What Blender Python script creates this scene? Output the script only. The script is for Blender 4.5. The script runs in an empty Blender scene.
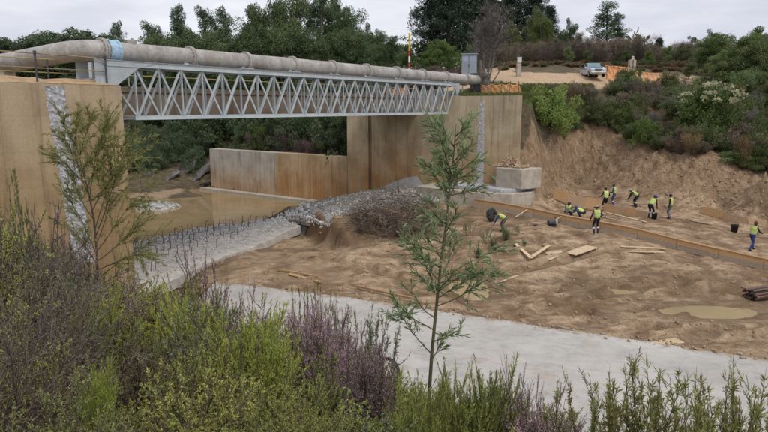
import bpy, bmesh, math, random
import numpy as np
from mathutils import Vector, Matrix, Quaternion, Euler

# ------------------------------------------------------------------ camera, sky, sun, exposure
SC = bpy.context.scene
COL = SC.collection
random.seed(7)
RNG = np.random.default_rng(7)
PI = math.pi
R = math.radians
CAMZ = 7.8
PITCH = R(10.3)
FPX = 600.0                      # focal length in pixels of a 768 px wide frame

cam_d = bpy.data.cameras.new('camera')
cam_d.sensor_width = 36.0
cam_d.lens = FPX / 768.0 * 36.0
cam_d.clip_start = 0.05
cam_d.clip_end = 2000.0
cam = bpy.data.objects.new('camera', cam_d)
cam.location = (0, 0, CAMZ)
cam.rotation_euler = (PI / 2 - PITCH, 0, 0)
COL.objects.link(cam)
SC.camera = cam

SUN_AZ, SUN_EL = R(150), R(55)   # azimuth clockwise from +Y; a veiled sun behind the cloud
world = bpy.data.worlds.new('World')
SC.world = world
world.use_nodes = True
wn = world.node_tree
wn.nodes.clear()
def wnode(t, **k):
    n = wn.nodes.new(t)
    for a, b in k.items():
        setattr(n, a, b)
    return n
w_out = wnode('ShaderNodeOutputWorld')
w_bg = wnode('ShaderNodeBackground')
w_bg.inputs['Strength'].default_value = 0.1
w_sky = wnode('ShaderNodeTexSky', sky_type='NISHITA', sun_disc=False)
w_sky.sun_elevation = SUN_EL
w_sky.sun_rotation = SUN_AZ
w_sky.dust_density = 3.0
w_tc = wnode('ShaderNodeTexCoord')
w_map = wnode('ShaderNodeMapping')
w_map.inputs['Scale'].default_value = (1.6, 1.6, 6.5)
w_n1 = wnode('ShaderNodeTexNoise')
w_n1.inputs['Scale'].default_value = 1.7
w_n1.inputs['Detail'].default_value = 6
w_n1.inputs['Roughness'].default_value = 0.55
w_ramp = wnode('ShaderNodeValToRGB')
w_ramp.color_ramp.elements[0].position = 0.36
w_ramp.color_ramp.elements[0].color = (0.51, 0.52, 0.60, 1)
w_ramp.color_ramp.elements[1].position = 0.62
w_ramp.color_ramp.elements[1].color = (0.73, 0.735, 0.78, 1)
w_gain = wnode('ShaderNodeVectorMath', operation='SCALE')
w_gain.inputs['Scale'].default_value = 10.0
w_mix = wnode('ShaderNodeMix', data_type='RGBA')
w_mix.inputs[0].default_value = 0.93            # cloud cover over the blue
L = wn.links.new
L(w_tc.outputs['Generated'], w_map.inputs['Vector'])
L(w_map.outputs[0], w_n1.inputs['Vector'])
L(w_n1.outputs['Fac'], w_ramp.inputs['Fac'])
L(w_ramp.outputs['Color'], w_gain.inputs[0])
L(w_sky.outputs[0], w_mix.inputs[6])
L(w_gain.outputs[0], w_mix.inputs[7])
L(w_mix.outputs[2], w_bg.inputs['Color'])
L(w_bg.outputs[0], w_out.inputs['Surface'])

sun_d = bpy.data.lights.new('sun', 'SUN')
sun_d.energy = 1.3
sun_d.angle = R(18)
sun_d.color = (1.0, 0.96, 0.9)
sun = bpy.data.objects.new('sun', sun_d)
sd = Vector((math.sin(SUN_AZ) * math.cos(SUN_EL), math.cos(SUN_AZ) * math.cos(SUN_EL), math.sin(SUN_EL)))
sun.rotation_euler = sd.to_track_quat('Z', 'Y').to_euler()
sun.location = (0, -5, 40)
COL.objects.link(sun)

SC.view_settings.view_transform = 'Standard'
SC.view_settings.look = 'None'
SC.view_settings.exposure = 0.42
SC.view_settings.gamma = 1.0
SC.view_settings.use_curve_mapping = False
SC.render.engine = 'CYCLES'
SC.cycles.use_denoising = True
SC.cycles.max_bounces = 6
SC.cycles.transparent_max_bounces = 4
SC.cycles.diffuse_bounces = 3
SC.cycles.glossy_bounces = 2
SC.cycles.transmission_bounces = 2

# ------------------------------------------------------------------ surveying helpers (photo bearing + distance -> place)
CP, SP = math.cos(PITCH), math.sin(PITCH)
def ray(px, py):
    a = (px - 384.0) / FPX
    b = -(py - 216.0) / FPX
    d = Vector((a, CP + b * SP, -SP + b * CP))
    return d / d.y
def G(px, py, z):                # where that bearing meets level z
    d = ray(px, py)
    t = (z - CAMZ) / d.z
    return Vector((d.x * t, t, z))
def P(px, py, D):
    d = ray(px, py)
    return Vector((d.x * D, D, CAMZ + d.z * D))
def Q(px, D, z):                 # bearing px, distance D, level z
    dep = D * CP - (z - CAMZ) * SP
    return Vector(((px - 384.0) / FPX * dep, D, z))
def lerp(a, b, t):
    return a + (b - a) * t

# ------------------------------------------------------------------ noise in numpy
def _hash(ix, iy, s):
    h = (ix * 374761393 + iy * 668265263 + s * 974711) & 0xFFFFFFFF
    h = ((h ^ (h >> 13)) * 1274126177) & 0xFFFFFFFF
    return ((h ^ (h >> 16)) & 0xFFFF) / 65535.0
def vnoise(x, y, s=0):
    x = np.asarray(x, float); y = np.asarray(y, float)
    ix = np.floor(x).astype(np.int64); iy = np.floor(y).astype(np.int64)
    fx = x - ix; fy = y - iy
    fx = fx * fx * (3 - 2 * fx); fy = fy * fy * (3 - 2 * fy)
    a = _hash(ix, iy, s); b = _hash(ix + 1, iy, s); c = _hash(ix, iy + 1, s); d = _hash(ix + 1, iy + 1, s)
    return (a * (1 - fx) + b * fx) * (1 - fy) + (c * (1 - fx) + d * fx) * fy
def fbm(x, y, o=4, s=0, g=0.5):
    t = 0; a = 1; n = 0
    for k in range(o):
        t = t + a * (vnoise(x * 2 ** k + 13.7 * k, y * 2 ** k - 7.1 * k, s + k) - 0.5)
        n += a; a *= g
    return t / n * 2
def sstep(e0, e1, x):
    t = np.clip((x - e0) / (e1 - e0), 0, 1)
    return t * t * (3 - 2 * t)

# ------------------------------------------------------------------ mesh builder
class MB:
    def __init__(s):
        s.v = []; s.f = []; s.n = 0; s.m = []
    def add(s, v, f, mi=0):
        v = np.asarray(v, float).reshape(-1, 3)
        f = np.asarray(f, np.int64)
        s.v.append(v); s.f.append(f + s.n); s.n += len(v)
        s.m.append(np.full(len(f), mi, np.int32))
        return s
    def box(s, c, size, rot=None, mi=0):
        h = np.array(size, float) / 2
        v = np.array([[x, y, z] for z in (-1, 1) for y in (-1, 1) for x in (-1, 1)], float) * h
        if rot is not None:
            v = v @ np.array(rot.to_3x3()).T
        v = v + np.array(c, float)
        return s.add(v, [[0, 2, 3, 1], [4, 5, 7, 6], [0, 1, 5, 4], [2, 6, 7, 3], [0, 4, 6, 2], [1, 3, 7, 5]], mi)
    def beam(s, p0, p1, w, h, up=(0, 0, 1), mi=0):
        p0 = Vector(p0); p1 = Vector(p1)
        d = (p1 - p0); ln = d.length; d.normalize()
        upv = Vector(up)
        if abs(d.dot(upv)) > 0.98:
            upv = Vector((1, 0, 0))
        x = d.cross(upv).normalized(); z = x.cross(d).normalized()
        rot = Matrix((x, d, z)).transposed()
        return s.box((p0 + p1) / 2, (w, ln, h), rot, mi)
    def tube(s, pts, rad, sides=6, cap=True, mi=0):
        pts = [Vector(p) for p in pts]
        n = len(pts)
        if not hasattr(rad, '__len__'):
            rad = [rad] * n
        vs = []
        prev = None
        for i in range(n):
            a = pts[max(i - 1, 0)]; b = pts[min(i + 1, n - 1)]
            d = (b - a)
            if d.length < 1e-9:
                d = Vector((0, 0, 1))
            d.normalize()
            if prev is None:
                u = d.orthogonal().normalized()
            else:
                u = (prev - d * prev.dot(d))
                u = u.normalized() if u.length > 1e-6 else d.orthogonal().normalized()
            prev = u
            w = d.cross(u)
            for k in range(sides):
                an = 2 * PI * k / sides
                vs.append(pts[i] + (u * math.cos(an) + w * math.sin(an)) * rad[i])
        fs = []
        for i in range(n - 1):
            for k in range(sides):
                k2 = (k + 1) % sides
                fs.append([i * sides + k, i * sides + k2, (i + 1) * sides + k2, (i + 1) * sides + k])
        s.add([tuple(v) for v in vs], fs, mi)
        if cap:
            b = s.n - n * sides
            for base, rev in ((b, True), (b + (n - 1) * sides, False)):
                idx = [base + k for k in range(sides)]
                s.f.append(np.array([idx[::-1] if rev else idx], np.int64))
                s.m.append(np.full(1, mi, np.int32))
        return s
    def lathe(s, prof, sides=16, origin=(0, 0, 0), rot=None, mi=0):
        vs = []
        for r, z in prof:
            for k in range(sides):
                a = 2 * PI * k / sides
                vs.append((r * math.cos(a), r * math.sin(a), z))
        v = np.array(vs)
        if rot is not None:
            v = v @ np.array(rot.to_3x3()).T
        v = v + np.array(origin, float)
        fs = []
        for i in range(len(prof) - 1):
            for k in range(sides):
                k2 = (k + 1) % sides
                fs.append([i * sides + k, i * sides + k2, (i + 1) * sides + k2, (i + 1) * sides + k])
        return s.add(v, fs, mi)
    def leaves(s, pos, dirs, length, width, jit=0.5, mi=0, rng=RNG):
        """diamond leaf quads at pos (n,3) along dirs (n,3)"""
        n = len(pos)
        if n == 0:
            return s
        d = dirs + rng.normal(0, jit, (n, 3))
        d /= np.linalg.norm(d, axis=1, keepdims=True) + 1e-9
        r = rng.normal(0, 1, (n, 3))
        w = np.cross(d, r); w /= np.linalg.norm(w, axis=1, keepdims=True) + 1e-9
        up = np.cross(w, d)
        ln = (np.asarray(length) * rng.uniform(0.7, 1.25, n))[:, None]
        wd = (np.asarray(width) * rng.uniform(0.75, 1.2, n))[:, None]
        mid = pos + d * ln * 0.45 + up * ln * 0.07
        v = np.stack([pos, mid - w * wd / 2, pos + d * ln, mid + w * wd / 2], 1).reshape(-1, 3)
        f = np.arange(4 * n).reshape(n, 4)
        return s.add(v, f, mi)
    def mesh(s, name, mats=(), smooth=False):
        me = bpy.data.meshes.new(name)
        v = np.concatenate(s.v)
        tot = np.concatenate([np.full(len(f), f.shape[1], np.int32) for f in s.f])
        loops = np.concatenate([f.ravel() for f in s.f]).astype(np.int32)
        start = np.concatenate([[0], np.cumsum(tot)[:-1]]).astype(np.int32)
        me.vertices.add(len(v)); me.vertices.foreach_set('co', v.ravel())
        me.loops.add(len(loops)); me.loops.foreach_set('vertex_index', loops)
        me.polygons.add(len(tot))
        me.polygons.foreach_set('loop_start', start)
        me.polygons.foreach_set('loop_total', tot)
        me.polygons.foreach_set('material_index', np.concatenate(s.m))
        me.polygons.foreach_set('use_smooth', np.full(len(tot), bool(smooth)))
        me.update(calc_edges=True)
        me.validate()
        for m in (mats if isinstance(mats, (list, tuple)) else [mats]):
            me.materials.append(m)
        return me
    def build(s, name, mat, parent=None, smooth=False):
        o = bpy.data.objects.new(name, s.mesh(name, mat, smooth))
        COL.objects.link(o)
        if parent:
            o.parent = parent
        return o

def obj(name, me, parent=None, loc=None, rot=None, scale=None):
    o = bpy.data.objects.new(name, me)
    COL.objects.link(o)
    if parent: o.parent = parent
    if loc is not None: o.location = loc
    if rot is not None: o.rotation_euler = rot
    if scale is not None: o.scale = scale if hasattr(scale, '__len__') else (scale,) * 3
    return o
def tag(o, label=None, cat=None, group=None, kind=None):
    if label: o['label'] = label
    if cat: o['category'] = cat
    if group: o['group'] = group
    if kind: o['kind'] = kind
    return o
def empty(name, loc=(0, 0, 0), rz=0, label=None, cat=None, group=None):
    o = bpy.data.objects.new(name, None)
    o.empty_display_size = 0.2
    o.location = loc; o.rotation_euler = (0, 0, rz)
    COL.objects.link(o)
    return tag(o, label, cat, group)
def bevel(o, w=0.01, seg=1):
    m = o.modifiers.new('bevel', 'BEVEL'); m.width = w; m.segments = seg; m.limit_method = 'ANGLE'
    return o

# ------------------------------------------------------------------ materials
def new_mat(name):
    m = bpy.data.materials.new(name); m.use_nodes = True
    nt = m.node_tree
    return m, nt, nt.nodes['Principled BSDF'], nt.nodes['Material Output']
def nd(nt, t, inp=None, **k):
    n = nt.nodes.new(t)
    for a, b in k.items(): setattr(n, a, b)
    for a, b in (inp or {}).items(): n.inputs[a].default_value = b
    return n
def ramp(nt, stops):
    n = nt.nodes.new('ShaderNodeValToRGB')
    e = n.color_ramp.elements
    while len(e) > len(stops): e.remove(e[-1])
    while len(e) < len(stops): e.new(0.5)
    for i, (p, c) in enumerate(stops):
        e[i].position = p; e[i].color = (*c, 1)
    return n
def mixc(nt, fac, a, b, blend='MIX'):
    n = nt.nodes.new('ShaderNodeMix'); n.data_type = 'RGBA'; n.blend_type = blend
    for i, x in ((0, fac), (6, a), (7, b)):
        if hasattr(x, 'is_linked') or hasattr(x, 'links'):
            nt.links.new(x, n.inputs[i])
        else:
            n.inputs[i].default_value = x if i == 0 else (*x, 1)
    return n.outputs[2]
def noise(nt, scale, detail=4, rough=0.55, vec=None, stretch=None, dist=0.0, coord='Object', rotz=0.0):
    n = nd(nt, 'ShaderNodeTexNoise', {'Scale': scale, 'Detail': detail, 'Roughness': rough, 'Distortion': dist})
    if vec is None:
        tc = nt.nodes.get('TC') or nd(nt, 'ShaderNodeTexCoord'); tc.name = 'TC'
        vec = tc.outputs[coord]
    if stretch:
        mp = nd(nt, 'ShaderNodeMapping'); mp.inputs['Scale'].default_value = stretch; mp.inputs['Rotation'].default_value = (0, 0, rotz)
        nt.links.new(vec, mp.inputs['Vector']); vec = mp.outputs[0]
    nt.links.new(vec, n.inputs['Vector'])
    return n.outputs['Fac']
def bump(nt, bsdf, h, strength=0.4, dist=0.05):
    b = nd(nt, 'ShaderNodeBump', {'Strength': strength, 'Distance': dist})
    nt.links.new(h, b.inputs['Height']); nt.links.new(b.outputs[0], bsdf.inputs['Normal'])
def geo_pos(nt):
    g = nt.nodes.get('GEO') or nd(nt, 'ShaderNodeNewGeometry'); g.name = 'GEO'
    return g

def simple_mat(name, c1, c2=None, scale=8, rough=0.7, metal=0.0, bmp=0.0, stretch=None, spread=(0.35, 0.65), spec=0.3):
    m, nt, b, _ = new_mat(name)
    b.inputs['Roughness'].default_value = rough
    b.inputs['Metallic'].default_value = metal
    b.inputs['Specular IOR Level'].default_value = spec
    f = noise(nt, scale, 5, 0.6, stretch=stretch)
    r = ramp(nt, [(spread[0], c1), (spread[1], c2 or tuple(x * 0.8 for x in c1))])
    nt.links.new(f, r.inputs['Fac'])
    oi = nd(nt, 'ShaderNodeObjectInfo')
    hs = nd(nt, 'ShaderNodeHueSaturation')
    mr = nd(nt, 'ShaderNodeMapRange', {3: 0.88, 4: 1.12})
    nt.links.new(oi.outputs['Random'], mr.inputs[0])
    nt.links.new(mr.outputs[0], hs.inputs['Value'])
    nt.links.new(r.outputs[0], hs.inputs['Color'])
    nt.links.new(hs.outputs[0], b.inputs['Base Color'])
    if bmp:
        f2 = noise(nt, scale * 4, 4, 0.6)
        bump(nt, b, f2, bmp, 0.02)
    return m

def leaf_mat(name, c1, c2, c3=None, trans=0.25, rough=0.55):
    """leaf colour varies leaf by leaf and plant by plant"""
    m, nt, b, out = new_mat(name)
    b.inputs['Roughness'].default_value = rough
    b.inputs['Specular IOR Level'].default_value = 0.25
    g = geo_pos(nt)
    r = ramp(nt, [(0.0, c1), (0.55, c2), (1.0, c3 or c2)])
    nt.links.new(g.outputs['Random Per Island'], r.inputs['Fac'])
    oi = nd(nt, 'ShaderNodeObjectInfo')
    hs = nd(nt, 'ShaderNodeHueSaturation')
    mr = nd(nt, 'ShaderNodeMapRange', {3: 0.72, 4: 1.25})
    nt.links.new(oi.outputs['Random'], mr.inputs[0])
    nt.links.new(mr.outputs[0], hs.inputs['Value'])
    mh = nd(nt, 'ShaderNodeMapRange', {3: 0.485, 4: 0.515})
    wn_ = nd(nt, 'ShaderNodeTexWhiteNoise', noise_dimensions='1D')
    nt.links.new(oi.outputs['Random'], wn_.inputs['W'])
    nt.links.new(wn_.outputs['Value'], mh.inputs[0])
    nt.links.new(mh.outputs[0], hs.inputs['Hue'])
    nt.links.new(r.outputs[0], hs.inputs['Color'])
    nt.links.new(hs.outputs[0], b.inputs['Base Color'])
    if trans:
        t = nd(nt, 'ShaderNodeBsdfTranslucent')
        nt.links.new(hs.outputs[0], t.inputs['Color'])
        mx = nd(nt, 'ShaderNodeMixShader', {0: trans})
        nt.links.new(b.outputs[0], mx.inputs[1]); nt.links.new(t.outputs[0], mx.inputs[2])
        nt.links.new(mx.outputs[0], out.inputs['Surface'])
    return m

def concrete_mat(name, pale, tan, rust, z_rust, z_pale, streak=1.0, rough=0.85):
    """cast concrete: vertical run-off streaks, ochre silt stain up to the old water line, board joints"""
    m, nt, b, _ = new_mat(name)
    b.inputs['Roughness'].default_value = rough
    b.inputs['Specular IOR Level'].default_value = 0.2
    g = geo_pos(nt)
    pos = g.outputs['Position']
    s1 = noise(nt, 1.3, 6, 0.6, pos, (1.0, 1.0, 0.10))
    s2 = noise(nt, 3.2, 6, 0.62, pos, (1.0, 1.0, 0.06), 0.35)
    bl = noise(nt, 0.55, 5, 0.6, pos)
    fine = noise(nt, 18, 5, 0.65, pos)
    c = mixc(nt, s1, tan, pale)
    sx = nd(nt, 'ShaderNodeSeparateXYZ'); nt.links.new(pos, sx.inputs[0])
    add = nd(nt, 'ShaderNodeMath', operation='MULTIPLY_ADD')
    nt.links.new(bl, add.inputs[0]); add.inputs[1].default_value = 4.0; nt.links.new(sx.outputs['Z'], add.inputs[2])
    mr = nd(nt, 'ShaderNodeMapRange', {1: z_rust + 2.0, 2: z_pale + 2.0, 3: 1.0, 4: 0.0})
    mr.clamp = True
    nt.links.new(add.outputs[0], mr.inputs[0])
    st = nd(nt, 'ShaderNodeMath', operation='MULTIPLY'); nt.links.new(mr.outputs[0], st.inputs[0])
    rs = ramp(nt, [(0.3, (0.45, 0.45, 0.45)), (0.65, (1, 1, 1))]); nt.links.new(s1, rs.inputs['Fac'])
    nt.links.new(rs.outputs[0], st.inputs[1])
    c = mixc(nt, st.outputs[0], c, rust)
    rd = ramp(nt, [(0.34, (0.40, 0.37, 0.34)), (0.48, (0.95, 0.95, 0.95)), (0.7, (1.05, 1.05, 1.05))])
    nt.links.new(s2, rd.inputs['Fac'])
    c = mixc(nt, 0.55 * streak, c, rd.outputs[0], 'MULTIPLY')
    rb_ = ramp(nt, [(0.35, (0.74, 0.72, 0.70)), (0.6, (1.06, 1.06, 1.06))]); nt.links.new(bl, rb_.inputs['Fac'])
    c = mixc(nt, 0.9, c, rb_.outputs[0], 'MULTIPLY')
    rf = ramp(nt, [(0.3, (0.78, 0.78, 0.78)), (0.7, (1.08, 1.08, 1.08))]); nt.links.new(fine, rf.inputs['Fac'])
    c = mixc(nt, 0.8, c, rf.outputs[0], 'MULTIPLY')
    # lift joints of the formwork, every 1.25 m
    fr = nd(nt, 'ShaderNodeMath', operation='PINGPONG'); nt.links.new(sx.outputs['Z'], fr.inputs[0]); fr.inputs[1].default_value = .625
    rj = ramp(nt, [(.0, (.74, .72, .70)), (.028, (1, 1, 1))]); nt.links.new(fr.outputs[0], rj.inputs['Fac'])
    c = mixc(nt, .4, c, rj.outputs[0], 'MULTIPLY')
    nt.links.new(c, b.inputs['Base Color'])
    bump(nt, b, fine, 0.35, 0.02)
    return m

# ------------------------------------------------------------------ main lines of the place
YAW = R(35.5)
U = Vector((math.sin(YAW), math.cos(YAW), 0))          # along the bridge, away from the near abutment
N = Vector((math.cos(YAW), -math.sin(YAW), 0))         # across the bridge, downstream (towards the camera side)
TOPZ = 8.62                                            # abutment tops
C1 = Vector((-10.3, 24.0, 0))                          # river corner of the near abutment
TR = C1 - N * 0.5                                      # near truss plane, t = 0
RW = TR + U * 27.6 + N * 0.0                           # river face of the far abutment at the truss
def W(s, off=0.0, z=0.0):                              # point on the far wall line, s to the right, off behind the face
    p = RW + N * s + U * off
    return Vector((p.x, p.y, z))
WATER = -0.9
SLABZ = -0.80

T = []
def tp(*pts):
    for p in pts: T.append(tuple(p))
tp((-30, -10, 6.8), (0, -10, 6.6), (30, -10, 6.4), (0, 0, 6.1), (-4, 0, 6.3), (4, 0, 6.0), (-3, 3, 5.65), (0, 3, 5.4), (3, 3, 5.2),
   (-5, 5.5, 5.2), (-1.5, 5.5, 4.7), (1, 5.5, 4.4), (4, 5.5, 4.0), (8, 5.5, 3.9),
   (-8, 8, 5.1), (-4, 8, 4.4), (-1, 8, 3.4), (2, 8, 2.7), (6, 8, 2.1), (10, 8, 1.9),
   (-11, 11, 4.8), (-6, 11, 3.5), (-2.5, 11, 2.2), (1, 11, 0.9), (6, 11, 0.2), (11, 11, -0.3),
   (-13, 14, 4.4), (-8, 14, 2.8), (-4, 14, 1.0), (0, 14, -0.7), (5, 14, -1.05), (12, 14, -1.05),
   (-14, 18, 4.2), (-9, 18, 1.7), (-5, 18, -0.4), (-2, 18, -1.0),
   (-8.6, 22.5, 0.6), (-6, 22, -0.5), (-2, 24, -1.05), (4, 22, -1.08), (10, 19, -1.08), (14, 17, -1.08), (6, 16, -1.08), (0, 17, -1.05),
   (18, 8, 1.7), (20, 12, -0.2), (25, 16, -1.05), (-25, 8, 6.5), (-20, 14, 6.8))
# working floor
for px, py, z in ((350, 289, -.95), (450, 302, -1.0), (560, 321, -1.03), (768, 350, -1.08), (850, 330, -1.05), (705, 312, -1.12), (468, 289, -1.05),
                  (612, 292, -1.02), (270, 280, -.7), (230, 262, -.5), (320, 255, -.4), (400, 262, -.6), (500, 245, -.1), (540, 225, .4),
                  (600, 240, .1), (640, 265, -.4), (700, 250, -.45), (768, 275, -.95), (768, 245, -.7), (840, 260, -.9), (480, 205, 1.0), (520, 206, 1.0), (560, 197, .7),
                  (605, 210, .4), (640, 215, .35), (669, 218, .3), (745, 222, -.2), (768, 222, -.25), (850, 235, -.4), (450, 235, .1), (345, 248, -.35),
                  (300, 209, .8), (340, 202, 1.0), (400, 192, 1.3), (430, 195, 1.25), (350, 213, .8), (430, 213, .6), (286, 219, .1),
                  (140, 240, -.7), (200, 229, -.45), (270, 222, -.15), (150, 280, -1.2), (200, 262, -1.0), (250, 248, -.7), (292, 232, -.4)):
    tp(G(px, py, z))
CUT = [(288, 43.3, .35, -.1), (295, 41.7, .45, -.25), (307, 39.6, .52, -.32), (320, 37.8, .5, -.38), (332, 36.4, .38, -.45), (343, 35.4, .22, -.5)]
for px, D, zt, zb in CUT:
    tp(Q(px, D + .22, zt), Q(px, D - .22, zb), Q(px, D + 1.0, zt + .1), Q(px, D - 1.2, zb - .05))
# river bed, beach, far bank upstream
tp(Q(300, 47, -1.5), Q(350, 49, -1.2), Q(150, 41, -1.8), Q(200, 46, -2), Q(250, 50, -2), Q(230, 55, -1.8), Q(290, 51, -1.9), Q(150, 48, -1.5), Q(310, 53, -1.6),
   (-14, 28, -1.6), (-12, 27, -1.4), (-16, 33, -1.7), (-22, 40, 2), (-26, 48, 1), (-30, 45, 8),
   G(150, 198, -.75), G(200, 195, -.75), Q(190, 61, -.45), Q(140, 58, -.3), Q(100, 60, 0), Q(225, 64, -.5),
   Q(180, 66, 1.3), Q(140, 66, 1.8), Q(210, 69, 2.4), Q(180, 74, 6), Q(150, 78, 8), Q(250, 78, 7.5), Q(100, 72, 7))
for s in (-28, -24, -20, -15, -11):
    tp(W(s, 1.8, 3.1), W(s, 8, 5.5), W(s, -.5, -1.6), W(s, 16, 9.2))
tp(W(-30.2, 0.5, -0.4), W(-30.5, 4, 1.5))
for s in (-10, -5, 0, 4):
    tp(W(s, 5.5, 8.35), W(s, 1.5, 7.5))
tp(W(-9, -.6, -.9), W(-5, -.6, .9), W(0, -.6, 1.1), W(4, -.6, .9))
tp(Q(528, 46, 7.9), Q(540, 48, 5.9), Q(545, 47, 3.3), Q(545, 44, 1.0), Q(560, 51, .9))
# far plateau, road, slopes
tp(Q(500, 53, 8.6), Q(540, 55, 8.95), Q(560, 60, 9.8), Q(500, 58, 10.1), Q(520, 75, 12.9), Q(600, 62, 10.1), Q(600, 68, 11.3), Q(680, 70, 11.4),
   Q(440, 58, 9.2), Q(440, 75, 11), Q(420, 95, 12.5), Q(400, 60, 8.9), Q(560, 54, 7.6))
tp(Q(580, 57, 5.7), Q(640, 52, 4.6), Q(700, 47, 4.0), Q(768, 43, 3.5), Q(840, 40, 3.2))
tp(Q(565, 54, .7), G(600, 200, .5), G(660, 205, .4), G(720, 210, .2), G(768, 216, -.05), Q(850, 35, -.2))
tp(Q(620, 58, 7.9), Q(680, 55, 6.8), Q(768, 52, 5.8), Q(768, 65, 9.3), Q(680, 62, 9.1), Q(850, 50, 6), Q(850, 70, 10))
tp(Q(0, 70, 9.2), (-60, 60, 9), (-40, 40, 8.7), Q(100, 88, 9.8), Q(200, 92, 11), Q(300, 95, 12), Q(400, 105, 13), Q(550, 95, 14.2), Q(700, 95, 13), Q(850, 95, 12),
   (-150, 150, 14), (0, 150, 17), (150, 150, 16), (-300, 380, 20), (0, 380, 25), (300, 380, 22), (-150, 20, 9), (150, 20, 6), (150, 60, 9), (60, 30, 2), (45, 50, 6))
# around the near abutment
for t, z in ((0, -.4), (3, 1.4), (6, 3.0), (10, 4.6)):
    tp(C1 - U * t + N * .7 + Vector((0, 0, z)))
for t in (1.5, 6, 11, 16):
    tp(C1 - U * t - N * 4 + Vector((0, 0, 8.35)), C1 - U * t - N * 9 + Vector((0, 0, 8.35)))
for k in (0, 4, 8, 11):
    tp(C1 + U * .7 - N * k + Vector((0, 0, -1.5)))

TA = np.array(T)
def _kern(d): return d
def _fit():
    p = TA[:, :2]; n = len(p)
    d = np.linalg.norm(p[:, None] - p[None], axis=2)
    K = np.zeros((n + 3, n + 3)); K[:n, :n] = _kern(d) + np.eye(n) * 0.02
    K[:n, n] = 1; K[:n, n + 1:] = p; K[n, :n] = 1; K[n + 1:, :n] = p.T
    return np.linalg.solve(K, np.concatenate([TA[:, 2], np.zeros(3)]))
RBF = _fit()
def base_h(x, y):
    x = np.asarray(x, float); y = np.asarray(y, float)
    out = RBF[len(TA)] + RBF[len(TA) + 1] * x + RBF[len(TA) + 2] * y
    for i in range(len(TA)):
        out = out + RBF[i] * np.hypot(x - TA[i, 0], y - TA[i, 1])
    return out

def axis(lo, f0, f1, hi, step, growth=1.12, cap=25.0):
    a = list(np.arange(f0, f1 + 1e-6, step))
    s = step
    while a[-1] < hi:
        s = min(s * growth, cap); a.append(a[-1] + s)
    s = step
    while a[0] > lo:
        s = min(s * growth, cap); a.insert(0, a[0] - s)
    return np.array(a)
GX = axis(-260, -19, 27, 260, 0.15)
GY = axis(-15, 15, 59, 380, 0.15)
gx, gy = np.meshgrid(GX, GY)
gz = base_h(gx, gy)
# what lies where (weights of the ground cover, 0..1)
def dist_line(x, y, a, b):
    ax, ay, bx, by = a.x, a.y, b.x, b.y
    dx, dy = bx - ax, by - ay
    t = np.clip(((x - ax) * dx + (y - ay) * dy) / (dx * dx + dy * dy), 0, 1)
    return np.hypot(x - ax - t * dx, y - ay - t * dy)
def in_poly(x, y, poly, soft=0.0):
    ins = np.zeros(x.shape, bool); n = len(poly)
    for i in range(n):
        x0, y0 = poly[i][:2]; x1, y1 = poly[(i + 1) % n][:2]
        c = ((y0 > y) != (y1 > y)) & (x < (x1 - x0) * (y - y0) / (y1 - y0 + 1e-12) + x0)
        ins ^= c
    return ins.astype(float)
fl_poly = [(-6.5, 22), (0, 20), (8, 17), (16, 14), (30, 14), Q(900, 33, 0), Q(840, 42.5, 3.9), Q(768, 45.2, 4.2), Q(700, 49, 4.6), Q(640, 53.5, 5.1), Q(580, 58.5, 6.1),
           Q(548, 52, 7.2), Q(528, 45, 7), W(5, .5), W(-10, .5), G(290, 203, .8), G(284, 219, .1), G(200, 270, -.8), (-9.5, 25)]
wob = 0.5 * fbm(gx * .5, gy * .5, 4, 3)
m_dig = in_poly(gx + wob, gy + wob, fl_poly)
m_litter = in_poly(gx + wob * .5, gy + wob * .5, [G(284, 214, .4), G(300, 203, .8), G(345, 193, 1.1), G(395, 184, 1.3), G(470, 186, 1.2), G(470, 196, 1.0), G(436, 199, 1.2), G(392, 206, .9), G(352, 213, .8), G(340, 232, -.2), G(330, 236, -.4), G(320, 224, 0), G(300, 217, .6)])
m_face = m_dig * sstep(1.0, 2.0, gz) * (gy > 38)
road_poly = [Q(478, 56.5, 9), Q(530, 58.5, 9.6), Q(600, 61, 10.2), Q(700, 66, 10.6), Q(700, 70, 11), Q(600, 68, 11), Q(545, 66.5, 11), Q(515, 68, 11.4), Q(508, 84, 13.2), Q(484, 84, 13), Q(480, 66, 10.8), Q(440, 60, 9), Q(440, 57, 9)]
m_road = in_poly(gx + wob * 1.3, gy + wob, road_poly)
m_road = np.maximum(m_road, in_poly(gx, gy, [C1 - U * 1 - N * 0, C1 - U * 20, C1 - U * 20 - N * 6, C1 - U * 1 - N * 6]))
m_road = np.maximum(m_road, .42 * in_poly(gx + wob, gy + wob, [G(225, 262, -.5), G(290, 226, -.3), G(345, 246, -.4), G(350, 275, -.7), G(300, 284, -.8), G(240, 276, -.7)]) * sstep(-.5, .5, fbm(gx * .9, gy * .9, 4, 55) + .2))
m_grass = in_poly(gx + wob, gy + wob, [Q(440, 47, 8.6), Q(523, 44, 8.6), Q(592, 54, 8.7), Q(600, 61.5, 10.2), Q(530, 58, 9), Q(478, 56.5, 9), Q(440, 56, 9)])
m_grass = m_grass * (gz > 8.0)
m_grass = np.maximum(m_grass, in_poly(gx, gy, [Q(505, 61, 10.6), Q(535, 61.5, 10.6), Q(532, 64, 11), Q(508, 64, 11)]))
beach = in_poly(gx + wob, gy + wob, [G(125, 203, -.8), G(215, 198, -.8), G(228, 186, -.5), Q(180, 64.5, .2), Q(125, 64, .2)])
m_road = np.maximum(m_road, 0.55 * in_poly(gx + wob * .6, gy + wob * .6, [G(128, 202, -.8), G(160, 199, -.8), G(196, 191, -.8), G(190, 189, -.6), G(150, 193, -.5), G(128, 196, -.5)]))
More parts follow.
